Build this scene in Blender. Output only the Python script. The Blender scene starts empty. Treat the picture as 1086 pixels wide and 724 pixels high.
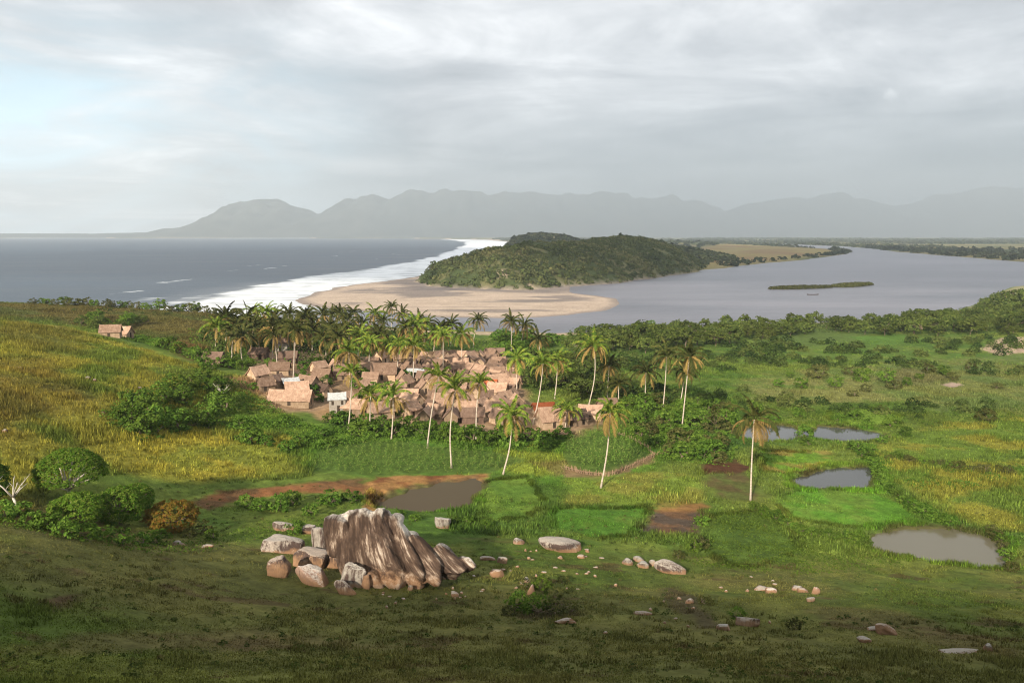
import bpy, math, random
import numpy as np
from math import radians, sin, cos, pi, atan2, sqrt
from mathutils import Vector
random.seed(5)
S = bpy.context.scene
COL = S.collection
RG = np.random.default_rng(11)

# ------------------------------------------------------------------ camera model
F = 852.0
PITCH = radians(7.6)
CAM = np.array([0.0, 0.0, 45.0])
def ray(px, py):
    dx = (px - 543.0) / F
    dz = -(py - 362.0) / F
    return np.array([dx, cos(PITCH) + dz * sin(PITCH), -sin(PITCH) + dz * cos(PITCH)])
def plane(px, py, z=0.0):
    v = ray(px, py)
    return CAM + v * ((z - CAM[2]) / v[2])
def at_depth(px, py, y):
    v = ray(px, py)
    return CAM + v * (y / v[1])

# ------------------------------------------------------------------ numpy noise
def _h(ix, iy, s):
    n = (ix.astype(np.int64) * 374761393 + iy.astype(np.int64) * 668265263 + s * 982451653) & 0xffffffff
    n = ((n ^ (n >> 13)) * 1274126177) & 0xffffffff
    return ((n ^ (n >> 16)) & 0xffff) / 65535.0
def vnoise(x, y, s=0):
    ix = np.floor(x); iy = np.floor(y)
    fx = x - ix; fy = y - iy
    fx = fx * fx * (3 - 2 * fx); fy = fy * fy * (3 - 2 * fy)
    a = _h(ix, iy, s); b = _h(ix + 1, iy, s); c = _h(ix, iy + 1, s); d = _h(ix + 1, iy + 1, s)
    return (a * (1 - fx) + b * fx) * (1 - fy) + (c * (1 - fx) + d * fx) * fy
def fbm(x, y, s=0, o=4):
    x = np.asarray(x, float); y = np.asarray(y, float)
    r = 0; a = .5; t = 0
    for i in range(o):
        r = r + a * vnoise(x, y, s + i * 17); t += a
        x = x * 2.03 + 11.3; y = y * 2.03 - 7.1; a *= .5
    return r / t
def sstep(a, b, x):
    t = np.clip((x - a) / (b - a), 0, 1)
    return t * t * (3 - 2 * t)
def sdf(P, x, y):
    """signed distance to polygon P (positive inside)"""
    P = np.asarray(P, float)[:, :2]
    x = np.asarray(x, float); y = np.asarray(y, float)
    d = np.full(x.shape, 1e18); ins = np.zeros(x.shape, bool)
    for i in range(len(P)):
        ax, ay = P[i - 1]; bx, by = P[i]
        ex, ey = bx - ax, by - ay
        t = np.clip(((x - ax) * ex + (y - ay) * ey) / (ex * ex + ey * ey + 1e-12), 0, 1)
        d = np.minimum(d, (x - ax - t * ex) ** 2 + (y - ay - t * ey) ** 2)
        c = ((ay > y) != (by > y))
        with np.errstate(divide='ignore', invalid='ignore'):
            xi = ax + (y - ay) * ex / (ey if ey != 0 else 1e-12)
        ins ^= c & (x < xi)
    d = np.sqrt(d)
    return np.where(ins, d, -d)

# ------------------------------------------------------------------ terrain
ctrl = [(0,0,43),(-60,0,47),(60,0,42),(-140,0,50),(140,0,40),(0,20,32),(-25,20,33.5),(25,20,31.5),
        (0,-45,60.5),(-80,-45,62),(80,-45,59.5),(-200,-45,63),(200,-45,58),(0,-120,62),(-200,-150,55),(200,-150,50),
        (-300,100,34),(-300,300,24),(-420,380,10),(-500,200,34),(230,60,13),(260,120,6.5),(350,300,4),(300,0,30),(420,500,3),(500,650,3),
        (-150,232,17.0),(-215,260,18.5),(-120,285,13.5),(-200,400,5),(-300,420,6),(-60,360,4),(450,350,4),(380,200,5),
        (-110,150,24.0),(-95,110,22.0),(-140,110,28)]
for px, py, z in [(0,724,25.5),(270,724,25),(543,724,24.5),(815,724,23.5),(1086,724,22),
        (0,640,23.4),(0,600,22.8),(0,556,21.6),(60,568,20.2),(110,582,18.8),(160,596,17.3),(270,640,17),(390,628,14.8),(543,640,15),(680,640,14.8),(815,640,14.3),(950,640,14),(1086,660,15),
        (400,560,10.6),(470,575,10.7),(543,580,10),(620,575,9),(720,605,9.3),(820,600,8.3),(920,605,7.6),(1000,612,7.2),(1086,620,7.5),
        (280,585,13.6),(230,580,14.0),(190,582,15.0),(75,532,15.6),(130,550,14.2),(190,548,12.4),(0,522,17.4),(-80,530,19),(240,538,11),(340,527,9),(460,530,8),(510,530,8),
        (600,530,7.5),(600,480,7.2),(700,480,7.2),(700,550,7.2),(800,520,6.8),(890,507,6.3),(870,458,5.8),(1000,580,6.2),(1086,520,6.7),(950,470,6.3),(1086,430,5.5),(1000,400,4.5),(800,400,5),(700,400,6),(900,370,3.5),(1086,370,4),(800,360,3.0),
        (300,430,10.5),(400,450,9),(500,460,8),(600,450,7.5),(300,395,12),(400,400,10.5),(500,400,9),(600,400,7),(300,372,12.5),(400,377,10.5),(500,377,8.5),(540,365,5.5),(620,362,3.5),(450,362,7),
        (0,340,25.6),(60,349,22.9),(130,362,19.8),(200,385,16.5),(270,402,13.8),(0,400,23.2),(0,470,20),(100,470,16.5),(100,410,19.2),(200,450,13.5),(200,505,11.8),(250,500,10.8),(300,470,10.3),(330,490,9.3),
        (125,357,16.5),(0,319,18.5),(100,323,16.3),(200,330,12.5),(290,345,9.5)]:
    p = plane(px, py, z)
    ctrl.append((p[0], p[1], z))
CT = np.array(ctrl, float)
def _phi(r2):
    return .5 * r2 * np.log(r2 + 1e-6)
def _tps():
    n = len(CT); X = CT[:, :2] / 100
    D = ((X[:, None] - X[None]) ** 2).sum(-1)
    A = np.zeros((n + 3, n + 3))
    A[:n, :n] = _phi(D) + np.eye(n) * .004
    A[:n, n] = 1; A[:n, n + 1:] = X
    A[n, :n] = 1; A[n + 1:, :n] = X.T
    return np.linalg.solve(A, np.r_[CT[:, 2], 0, 0, 0])
WT = _tps()
def tps(x, y):
    x = np.clip(np.asarray(x, float), -560, 560) / 100; y = np.clip(np.asarray(y, float), -220, 760) / 100
    sh = x.shape; x = x.ravel(); y = y.ravel(); out = np.zeros_like(x); n = len(CT)
    X = CT[:, :2] / 100
    for i in range(0, len(x), 40000):
        xs = x[i:i + 40000]; ys = y[i:i + 40000]
        r2 = (xs[:, None] - X[:, 0]) ** 2 + (ys[:, None] - X[:, 1]) ** 2
        out[i:i + 40000] = _phi(r2) @ WT[:n] + WT[n] + WT[n + 1] * xs + WT[n + 2] * ys
    return np.clip(out, -6, 75).reshape(sh)
def W(pts, z=0.0):
    return [tuple(plane(a, b, z)[:2]) for a, b in pts]
NEAR = [(-3000,520),(-900,470),(-420,455),(-300,450),(-230,435),(-160,425),(-110,410),(-60,385),(-20,368),(20,362),(46,374),(64,384),(78,380),(110,392),(150,405),(200,428),(260,470),(310,530),(360,600),(430,690),(560,800),(900,960),(3000,2000),(3000,-3000),(-3000,-3000)]
COAST = W([(315,318),(335,310),(370,302.5),(410,298),(440,293),(470,285),(500,276),(525,268),(538,262),(545,257)])
SPITF = W([(318,321),(340,326),(400,332),(470,336),(540,337),(600,334),(640,329),(657,322),(650,316),(605,310.5)])
HEADF = W([(610,304.5),(660,300),(700,293),(745,287)])
FLATB = W([(790,281),(850,276),(895,270),(904,267.3),(890,264.6),(850,262.2),(800,258.6),(780,257)])
FARB = W([(800,257.1),(860,260),(900,261.6),(925,263.7),(950,267),(1000,271),(1086,278)])
LAND2 = [(-9000,9400),(-5000,9500),(-2500,9200),(-900,8200),(-200,6500)] + COAST[::-1] + SPITF + HEADF + FLATB + FARB + [(1050,1420),(1500,1700),(3000,2900),(16000,4000),(16000,16000),(-9000,16000)]
HEAD = [(-92,752),(-66,672),(-20,640),(12,634),(50,690),(101,742),(157,858),(233,985),(262,1080),(240,1250),(120,1300),(40,1150),(-5,950)]
PLAIN_Y = 2600

PONDS = [
    ('mud', [(403,535),(411,528),(428,525),(436,519),(455,517),(468,512),(484,511),(503,508),(511,517),(500,526),(497,535),(484,543),(455,545),(430,547),(405,545)]),
    ('reed', [(778,463),(800,452.5),(830,451),(842,453),(850,458),(862,458),(868,452),(900,454),(935,460),(941,465),(915,468.5),(880,468.5),(862,465),(846,465),(820,469),(795,468)]),
    ('grey', [(843,509),(870,500),(890,497),(920,496),(926,505),(920,519),(890,518),(850,517)]),
    ('big', [(921,577),(935,566),(960,560),(1000,560),(1040,568),(1058,578),(1068,605),(1030,601),(980,593),(940,588)]),
]
# regular lookup grid of the near ground
GX0, GX1, GY0, GY1, GS = -420, 460, -20, 720, 1.0
_gx = np.arange(GX0, GX1 + .1, GS); _gy = np.arange(GY0, GY1 + .1, GS)
_GX, _GY = np.meshgrid(_gx, _gy)
_BASE = tps(_GX, _GY)
def gridget(G, x, y):
    fx = np.clip((np.asarray(x, float) - GX0) / GS, 0, len(_gx) - 1.001); fy = np.clip((np.asarray(y, float) - GY0) / GS, 0, len(_gy) - 1.001)
    ix = fx.astype(int); iy = fy.astype(int); u = fx - ix; v = fy - iy
    return (G[iy, ix] * (1 - u) + G[iy, ix + 1] * u) * (1 - v) + (G[iy + 1, ix] * (1 - u) + G[iy + 1, ix + 1] * u) * v
_T = np.exp(np.linspace(math.log(18), math.log(800), 2600))
def hit(px, py, G=None):
    G = _BASE if G is None else G
    v = ray(px, py)
    P = CAM[None] + v[None] * _T[:, None]
    g = P[:, 2] - gridget(G, P[:, 0], P[:, 1])
    k = np.argmax(g < 0)
    if k == 0: k = len(_T) - 1
    a = g[k - 1] / (g[k - 1] - g[k] + 1e-9)
    return P[k - 1] * (1 - a) + P[k] * a
PONDW = []
for n, pts in PONDS:
    w = [hit(a, b) for a, b in pts]
    lev = min(p[2] for p in w) - .12
    w = [plane(a, b, lev) for a, b in pts]
    PONDW.append((n, [tuple(p[:2]) for p in w], lev))
def height(x, y):
    x = np.asarray(x, float); y = np.asarray(y, float)
    d = sdf(NEAR, x, y)
    t = tps(x, y)
    n1 = (fbm(x / 9, y / 9, 3, 4) - .5) * .9 + (fbm(x / 2.2, y / 2.2, 9, 3) - .5) * .28
    flat = sstep(90, 125, y) * sstep(-30, 20, x) * .75
    t = t + n1 * (1 - flat)
    for nm, P, lev in PONDW:
        P_ = np.array(P); m = (x > P_[:, 0].min() - 8) & (x < P_[:, 0].max() + 8) & (y > P_[:, 1].min() - 8) & (y < P_[:, 1].max() + 8)
        if m.any():
            xs, ys = x[m], y[m]
            ds = sdf(P, xs, ys) + (fbm(xs / 2.2, ys / 2.2, 5, 4) - .5) * 2.6
            k = sstep(-2.2, -.6, ds)
            tt = t[m]; edge = np.maximum(tt, lev + .25)
            t[m] = edge * (1 - k) + (lev + .22) * k
            t[m] = np.where(ds > -.6, lev + .22 - sstep(-.6, .5, ds) * .8, t[m])
    near = np.where(d > 0, np.minimum(t, .15 + d * .16), -np.minimum(-d * .08, 3))
    wx = x + (fbm(x / 60, y / 60, 21) - .5) * 18; wy = y + (fbm(x / 60, y / 60, 22) - .5) * 18
    d2 = sdf(LAND2, wx, wy)
    h2 = np.where(d2 > 0, 1.6 * (1 - np.exp(-d2 / 40)), -np.minimum(-d2 * .06, 3))
    dh = sdf(HEAD, wx, wy)
    h2 = h2 + np.where(dh > 0, 40 * (1 - np.exp(-dh / 46)) * (.82 + .36 * fbm(x / 90, y / 90, 31)) , 0)
    for cx, cy, sx, sy, hh in [(90,2000,120,200,40),(210,1420,95,160,30),(-10,2300,90,300,22),(620,3000,160,200,14),(330,1500,60,120,10)]:
        g = np.exp(-((x - cx) / sx) ** 2 - ((y - cy) / sy) ** 2)
        h2 = h2 + np.where(d2 > 0, hh * g * sstep(0, 60, d2), 0)
    far = sstep(2500, 9000, y)
    h2 = h2 + np.where(d2 > 0, far * 10 * fbm(x / 900, y / 900, 41), 0)
    h2 = h2 + np.where((d2 > 0) & (x < -3500), 22 * sstep(0, 300, d2) * fbm(x / 500, y / 500, 4), 0)
    return np.maximum(near, h2)
HG = height(_GX, _GY)
def hz(x, y):
    return float(gridget(HG, np.array([x]), np.array([y]))[0])
def at(px, py):
    p = hit(px, py, HG)
    for _ in range(14):
        if p[1] < 690 and p[2] > .3: break
        py += 1.0; p = hit(px, py, HG)
    return p

# ------------------------------------------------------------------ ground colours (albedo of what grows or lies there)
def ZP(pts):
    return [tuple(at(a, b)[:2]) for a, b in pts]
ZN = []
BARE = []
def zone(pts, col, soft=1.5, warp=3.0, amt=1.0, col2=None, sc=6.0):
    if col[0] > col[1] * 1.3 and amt > .84: BARE.append(ZP(pts))
    ZN.append((ZP(pts), np.array(col), soft, warp, amt, None if col2 is None else np.array(col2), sc))
# left yellow hill
zone([(-60,560),(-60,335),(60,346),(130,360),(200,383),(275,402),(290,430),(330,470),(330,505),(240,515),(150,500),(60,520)], (.245,.226,.037), 4, 8, 1, (.125,.165,.028), 7)
zone([(-60,470),(-60,380),(60,385),(95,420),(60,460),(20,470)], (.155,.085,.028), 6, 10, .55, (.20,.14,.03), 8)
zone([(0,290+45),(60,346),(100,356),(90,375),(30,372),(0,360)], (.145,.130,.030), 5, 8, .8)
zone([(240,440),(290,432),(340,452),(345,470),(300,462),(250,452)], (.11,.17,.024), 3, 5, .9)
zone([(160,455),(240,450),(300,465),(325,485),(300,503),(220,508),(140,500),(120,470)], (.310,.265,.038), 3, 5, .95, (.20,.215,.034), 6)
zone([(225,505),(330,500),(385,508),(385,520),(240,530),(215,520)], (.100,.140,.026), 2, 4, .9)
# second ridge
zone([(-60,312),(60,318),(210,324),(300,335),(260,360),(200,375),(120,350),(60,340),(-60,332)], (.125,.105,.034), 4, 8, 1, (.09,.10,.03), 18)
zone([(180,360),(215,365),(230,385),(190,380)], (.15,.08,.035), 3, 5, .7)
# green belt before the village
zone([(320,480),(330,455),(430,455),(520,470),(600,468),(640,460),(700,480),(690,500),(600,515),(520,505),(400,505),(330,500)], (.110,.190,.026), 2, 5, 1, (.075,.155,.022), 6)
zone([(520,480),(560,470),(600,485),(590,500),(540,505)], (.200,.235,.034), 2, 3, .9)
# village earth
VIL = [(266,402),(275,375),(300,358),(345,372),(400,380),(470,370),(525,372),(548,390),(560,425),(610,435),(655,425),(655,445),(600,462),(520,462),(440,452),(385,446),(345,440),(290,432)]
zone(VIL, (.33,.215,.135), 2.5, 5, .95, (.22,.14,.085), 6)
zone([(240,405),(275,398),(300,412),(290,420),(255,415)], (.33,.20,.11), 1.5, 2, .9)
zone([(330,436),(352,432),(372,442),(345,447)], (.33,.21,.11), 1, 2, .9)
# banks, mud and bare earth
zone([(205,532),(235,520),(290,516),(340,509),(385,507),(398,516),(392,530),(360,520),(300,523),(255,531),(225,543)], (.225,.100,.042), .8, 2.2, 1, (.13,.075,.035), 4)
zone([(388,515),(400,505),(450,503),(520,503),(515,512),(470,511),(440,516),(405,526),(398,548),(388,545)], (.27,.145,.055), .7, 1.6, 1, (.17,.07,.03), 3)
zone([(742,494),(752,488),(780,487),(795,496),(790,502),(750,502)], (.080,.038,.020), .6, 1.2, 1)  # flat pit of brown earth, with the hole's shade put into its colour
zone([(745,487),(760,484),(775,487),(758,490)], (.30,.13,.045), .4, .8, 1)
zone([(750,503),(790,503),(812,525),(800,532),(770,527),(745,515)], (.105,.075,.034), 1.2, 2, .9, (.08,.09,.025), 3)
zone([(676,563),(695,540),(738,540),(748,550),(738,566)], (.085,.062,.046), .8, 1.5, 1, (.14,.08,.045), 2.5)
zone([(690,541),(700,534),(745,533),(752,538),(740,542)], (.23,.115,.045), .8, 1.5, .9)
zone([(600,497),(640,500),(690,480),(697,486),(660,503),(640,510),(600,506)], (.20,.12,.07), .8, 1.5, .85)
zone([(560,490),(600,488),(620,500),(590,505)], (.16,.10,.05), 1, 2, .6)
zone([(40,640),(60,634),(92,631),(84,637),(58,645)], (.085,.050,.030), .4, 1.0, .85)
zone([(690,628),(720,622),(745,640),(775,665),(745,668),(715,645)], (.080,.060,.034), .8, 1.5, .8)
zone([(545,640),(600,636),(612,652),(560,660)], (.075,.055,.034), .8, 1.5, .7)
zone([(0,690),(120,672),(300,668),(480,690),(300,684),(120,690)], (.135,.105,.045), 1.0, 2.0, .6)
zone([(860,640),(960,650),(1086,690),(1086,700),(940,668),(860,650)], (.130,.100,.042), .8, 1.6, .6)
# field plots
zone([(582,540),(685,537),(672,567),(630,570),(590,560)], (.075,.160,.022), .6, 1.2, 1, (.10,.165,.028), 3)
zone([(515,508),(560,505),(575,530),(560,550),(520,552),(512,540)], (.115,.180,.028), 1, 2, .9, (.085,.15,.024), 3)
zone([(600,508),(690,500),(745,505),(740,532),(690,537),(600,533)], (.145,.200,.032), 1.2, 3, .9, (.19,.19,.04), 4)
zone([(822,530),(850,520),(930,518),(975,545),(960,556),(905,558),(840,550)], (.085,.185,.022), .8, 1.5, 1, (.11,.18,.028), 3)
zone([(806,478),(880,478),(886,490),(845,502),(808,500)], (.110,.195,.024), .8, 1.5, 1, (.19,.16,.04), 4)
zone([(755,545),(810,540),(850,580),(840,598),(770,600),(740,580)], (.080,.130,.024), 1.2, 2, .9, (.060,.10,.02), 3)
zone([(880,436),(925,432),(955,440),(948,450),(900,450),(880,446)], (.140,.215,.028), .8, 2, 1)
zone([(955,438),(1000,437),(1010,450),(975,455)], (.085,.115,.020), 1, 2, .8)
zone([(935,470),(1000,450),(1100,440),(1100,560),(1060,560),(985,545),(940,510)], (.195,.190,.032), 3, 6, 1, (.105,.155,.026), 6)
zone([(690,440),(790,430),(800,460),(770,490),(700,480)], (.050,.100,.020), 3, 5, .9)
# right meadows
zone([(785,405),(840,392),(930,388),(960,395),(960,425),(880,428),(800,425)], (.165,.165,.055), 3, 5, .9, (.105,.145,.036), 8)
zone([(930,385),(1100,375),(1100,440),(1000,435),(940,425)], (.105,.140,.040), 4, 6, .9, (.14,.15,.045), 9)
zone([(955,387),(1010,400),(975,410),(930,400)], (.115,.105,.045), 3, 5, .7)
zone([(795,352),(850,347),(900,350),(940,360),(860,368),(800,366)], (.085,.125,.030), 3, 5, .9)
zone([(900,357),(960,354),(980,362),(930,367)], (.080,.150,.026), 2, 3, .9)
zone([(1040,370),(1062,358),(1100,356),(1100,372),(1060,377)], (.42,.30,.21), 1, 2, 1)
zone([(998,408),(1010,405),(1022,408),(1010,411)], (.36,.26,.20), .6, .8, 1)
zone([(1030,354),(1100,350),(1100,357),(1035,358)], (.15,.19,.03), 2, 3, .9)
zone([(650,352),(662,344),(692,343),(698,347),(685,352),(668,354)], (.55,.42,.26), 1.5, 2, 1)
zone([(310,337),(430,352),(560,356),(640,354),(640,350),(560,350),(430,344),(310,330)], (.45,.34,.23), 2, 3, .9)
CROPS = [ZP([(592,474),(632,457),(660,462),(690,482),(662,496),(634,502),(602,492)]), ZP([(326,498),(343,468),(400,466),(450,472),(520,478),(562,488),(522,502),(450,502),(395,505)])]
ROCKY = ZP([(495,585),(560,570),(640,590),(720,620),(700,650),(560,640),(500,615)])
HEADEDGE = None
def albedo(x, y):
    x = np.asarray(x, float); y = np.asarray(y, float)
    n = x.shape
    big = fbm(x / 30, y / 30, 51, 4); mid = fbm(x / 7, y / 7, 52, 4); sm = fbm(x / 1.6, y / 1.6, 53, 3)
    col = np.zeros(n + (3,))
    g1 = np.array([.070, .125, .022]); g2 = np.array([.130, .165, .032])
    k = sstep(.35, .68, big * .5 + mid * .5)[..., None]
    col[:] = g1 * (1 - k) + g2 * k
    # foreground hillside
    fy = y + (big - .5) * 18 - np.clip((x - 20) * .10, -4, 6)
    fk = (1 - sstep(84, 93, fy))[..., None]
    k1 = sstep(.38, .62, mid)[..., None]; k2 = sstep(.40, .66, big)[..., None]
    hill = (np.array([.078, .112, .021]) * (1 - k1) + np.array([.126, .142, .031]) * k1)
    hill = hill * (1 - .55 * k2) + np.array([.135, .110, .042]) * .55 * k2
    left = (1 - sstep(-42, -28, x + (big - .5) * 20))[..., None] * sstep(45, 58, y)[..., None]
    hill = hill * (1 - left * .75) + np.array([.150, .105, .042]) * left * .75
    bare = sstep(.68, .76, fbm(x / 5 + 9, y / 2.5, 57, 4))[..., None]
    hill = hill * (1 - bare * .6) + np.array([.085, .05, .028]) * bare * .6
    col = col * (1 - fk) + hill * fk
    for P, c, soft, warp, amt, c2, sc in ZN:
        A = np.array(P); pad = soft * 3 + warp * 1.5
        m = (x > A[:, 0].min() - pad) & (x < A[:, 0].max() + pad) & (y > A[:, 1].min() - pad) & (y < A[:, 1].max() + pad)
        if not m.any(): continue
        xs = x[m]; ys = y[m]
        d = sdf(P, xs + (fbm(xs / warp / 1.5, ys / warp / 1.5, 61, 4) - .5) * warp * 1.6, ys + (fbm(xs / warp / 1.5, ys / warp / 1.5, 62, 4) - .5) * warp * 1.6)
        k = (sstep(-soft, soft, d) * amt)[..., None]
        cc = np.broadcast_to(c, xs.shape + (3,))
        if c2 is not None:
            q = sstep(.40, .62, fbm(xs / sc, ys / sc, 63, 5))[..., None]
            cc = c * (1 - q) + c2 * q
        col[m] = col[m] * (1 - k) + cc * k
    for P in CROPS:
        A = np.array(P); m = (x > A[:, 0].min() - 5) & (x < A[:, 0].max() + 5) & (y > A[:, 1].min() - 5) & (y < A[:, 1].max() + 5)
        if m.any():
            k = (sstep(-.5, .8, sdf(P, x[m], y[m])) * .8)[..., None]; col[m] = col[m] * (1 - k) + np.array([.080, .120, .026]) * k
    for nm, P, lev in PONDW:
        A = np.array(P); m = (x > A[:, 0].min() - 5) & (x < A[:, 0].max() + 5) & (y > A[:, 1].min() - 5) & (y < A[:, 1].max() + 5)
        if not m.any(): continue
        xs = x[m]; ys = y[m]; d = sdf(P, xs, ys) + (fbm(xs / 2.0, ys / 2.0, 64, 4) - .5) * 2.4
        k = (sstep(-1.5, -.4, d) * .75)[..., None]
        col[m] = col[m] * (1 - k) + np.array([.075, .052, .030]) * k
    col = col * (.72 + .56 * sm)[..., None]
    # mid land: sand, wet sand, grass flats, far plain
    d = sdf(NEAR, x, y)
    out = d < -2
    wx = x + (fbm(x / 60, y / 60, 21) - .5) * 18; wy = y + (fbm(x / 60, y / 60, 22) - .5) * 18
    d2 = sdf(LAND2, wx, wy); dh = sdf(HEAD, wx, wy)
    sand = np.array([.43, .335, .26]); wet = np.array([.17, .145, .135])
    c = np.zeros(n + (3,)); c[:] = np.array([.075, .088, .036])
    fl = fbm(x / 140, y / 300, 71, 4)
    kk = sstep(.4, .6, fl)[..., None]
    c = c * (1 - kk) + np.array([.20, .165, .075]) * kk
    gf = sdf(W([(735,266),(770,259),(830,262),(880,264),(895,268),(840,275),(760,282),(742,286)]), x, y)
    k = sstep(-30, 30, gf)[..., None]; gg = sstep(.35, .65, fbm(x / 90, y / 160, 72, 4))[..., None]
    c = c * (1 - k) + (np.array([.23, .185, .07]) * (1 - gg) + np.array([.20, .13, .06]) * gg) * k
    sk = ((1 - sstep(35, 50, d2 + (fl - .5) * 30)) * (1 - sstep(150, 260, x)) )
    spit = (y < 800) & (x < 130)
    sk = np.where(spit, 1.0, sk)
    strk = sstep(.50, .62, fbm(x / 60, y / 22, 73, 5) + .22 * np.exp(-((y - 590 + .25 * x) / 45) ** 2) - .08) * sstep(8, 30, d2) * (y < 760)
    edge = 1 - sstep(1, 9, d2 + (fl - .5) * 6)
    wb = sstep(-48, -20, dh + (fl - .5) * 40) * (1 - sstep(-4, 2, dh)) * spit
    edge = np.maximum(edge, wb * 1.25)
    ss = sand * (.9 + .2 * sm)[..., None]
    w = np.clip(edge * .65 + strk * .8, 0, 1)[..., None]
    ss = ss * (1 - w) + wet * w
    c = c * (1 - sk[..., None]) + ss * sk[..., None]
    k = sstep(-2, 4, dh)[..., None]
    hm = sstep(.4, .62, fbm(x / 22, y / 22, 74, 4))[..., None]
    c = c * (1 - k) + (np.array([.050, .066, .024]) * (1 - hm) + np.array([.12, .115, .05]) * hm) * k
    for sx_, sy_, sr_ in [(-30, 750, 5), (-44, 770, 4), (-8, 656, 6), (16, 650, 5)]:
        q_ = (1 - sstep(.5, 1.1, np.hypot(x - sx_, y - sy_) / sr_ + (sm - .5) * .6))[..., None]; c = c * (1 - q_) + np.array([.36, .28, .20]) * q_
    col[out] = c[out]
    shore = (sstep(-1, 4, d) * (1 - sstep(8, 18, d)))[..., None]
    col = col * (1 - shore * .5) + np.array([.40, .31, .21]) * shore * .5
    return np.clip(col, .008, .8)

# ------------------------------------------------------------------ materials
def newmat(name):
    m = bpy.data.materials.new(name); m.use_nodes = True
    nt = m.node_tree; nt.nodes.clear()
    o = nt.nodes.new('ShaderNodeOutputMaterial')
    return m, nt, o
def N(nt, t, **kw):
    n = nt.nodes.new(t)
    for k, v in kw.items():
        if hasattr(n, k) and k not in ('Scale',):
            setattr(n, k, v)
    return n
def L(nt, a, b): nt.links.new(a, b)
def noise(nt, vec, scale, detail=4, rough=.55, dist=0):
    n = nt.nodes.new('ShaderNodeTexNoise'); n.inputs['Scale'].default_value = scale
    n.inputs['Detail'].default_value = detail; n.inputs['Roughness'].default_value = rough; n.inputs['Distortion'].default_value = dist
    if vec is not None: L(nt, vec, n.inputs['Vector'])
    return n.outputs['Fac']
def ramp(nt, fac, stops, interp='LINEAR'):
    r = nt.nodes.new('ShaderNodeValToRGB'); r.color_ramp.interpolation = interp
    e = r.color_ramp.elements
    while len(e) < len(stops): e.new(.5)
    for i, (p, c) in enumerate(stops):
        e[i].position = p
        e[i].color = (c, c, c, 1) if isinstance(c, (int, float)) else (*c, 1)
    L(nt, fac, r.inputs[0]); return r.outputs['Color']
def math_(nt, op, a, b=None, c=None, clamp=False):
    n = nt.nodes.new('ShaderNodeMath'); n.operation = op; n.use_clamp = clamp
    for i, v in enumerate((a, b, c)):
        if v is None: continue
        if isinstance(v, (int, float)): n.inputs[i].default_value = v
        else: L(nt, v, n.inputs[i])
    return n.outputs[0]
def mixc(nt, fac, a, b, mode='MIX'):
    n = nt.nodes.new('ShaderNodeMix'); n.data_type = 'RGBA'; n.blend_type = mode
    for s, v in ((n.inputs[0], fac), (n.inputs[6], a), (n.inputs[7], b)):
        if isinstance(v, (int, float)): s.default_value = v
        elif isinstance(v, tuple): s.default_value = (*v, 1)
        else: L(nt, v, s)
    return n.outputs[2]
def mapping(nt, vec, scale=(1, 1, 1), rot=(0, 0, 0)):
    n = nt.nodes.new('ShaderNodeMapping'); n.inputs['Scale'].default_value = scale; n.inputs['Rotation'].default_value = rot
    L(nt, vec, n.inputs['Vector']); return n.outputs[0]
def bump(nt, h, strength, dist):
    n = nt.nodes.new('ShaderNodeBump'); n.inputs['Strength'].default_value = strength; n.inputs['Distance'].default_value = dist
    L(nt, h, n.inputs['Height']); return n.outputs[0]
def principled(nt, out, col, rough=.8, spec=.2, normal=None):
    p = nt.nodes.new('ShaderNodeBsdfPrincipled')
    if isinstance(col, tuple): p.inputs['Base Color'].default_value = (*col, 1)
    else: L(nt, col, p.inputs['Base Color'])
    if isinstance(rough, (int, float)): p.inputs['Roughness'].default_value = rough
    else: L(nt, rough, p.inputs['Roughness'])
    p.inputs['Specular IOR Level'].default_value = spec
    if normal is not None: L(nt, normal, p.inputs['Normal'])
    L(nt, p.outputs[0], out.inputs['Surface']); return p
def objco(nt): return nt.nodes.new('ShaderNodeTexCoord').outputs['Object']
def attr(nt, name):
    n = nt.nodes.new('ShaderNodeAttribute'); n.attribute_name = name; return n
def leafmat(name, cols, var=.35, trans=.22, use_attr=False):
    """leaf colours by random leaf, with a shift from copy to copy"""
    m, nt, o = newmat(name)
    g = nt.nodes.new('ShaderNodeNewGeometry')
    if use_attr:
        c = attr(nt, 'col').outputs['Color']
        br = math_(nt, 'MULTIPLY_ADD', g.outputs['Random Per Island'], .7, .65)
        c = mixc(nt, 1.0, c, br, 'MULTIPLY')
    else:
        k = len(cols) - 1
        c = ramp(nt, g.outputs['Random Per Island'], [(i / k, q) for i, q in enumerate(cols)])
        oi = nt.nodes.new('ShaderNodeObjectInfo')
        br = math_(nt, 'MULTIPLY_ADD', oi.outputs['Random'], var * 2, 1 - var)
        c = mixc(nt, 1.0, c, br, 'MULTIPLY')
        r2 = math_(nt, 'FRACT', math_(nt, 'MULTIPLY', oi.outputs['Random'], 17.31))
        c = mixc(nt, math_(nt, 'MULTIPLY', r2, var * .6), c, (.13, .13, .02))
    d = nt.nodes.new('ShaderNodeBsdfDiffuse'); t = nt.nodes.new('ShaderNodeBsdfTranslucent')
    L(nt, c, d.inputs[0]); L(nt, c, t.inputs[0])
    x = nt.nodes.new('ShaderNodeMixShader'); x.inputs[0].default_value = trans
    L(nt, d.outputs[0], x.inputs[1]); L(nt, t.outputs[0], x.inputs[2]); L(nt, x.outputs[0], o.inputs['Surface'])
    return m
M = {}
M['shrub'] = leafmat('shrub_leaves', [(.040,.088,.014), (.078,.150,.021), (.150,.225,.036)])
M['lush'] = leafmat('lush_leaves', [(.036,.084,.012), (.070,.142,.019), (.130,.215,.034)], .25)
M['tree'] = leafmat('tree_leaves', [(.030,.054,.014), (.068,.104,.024), (.150,.175,.046)], .35)
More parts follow.
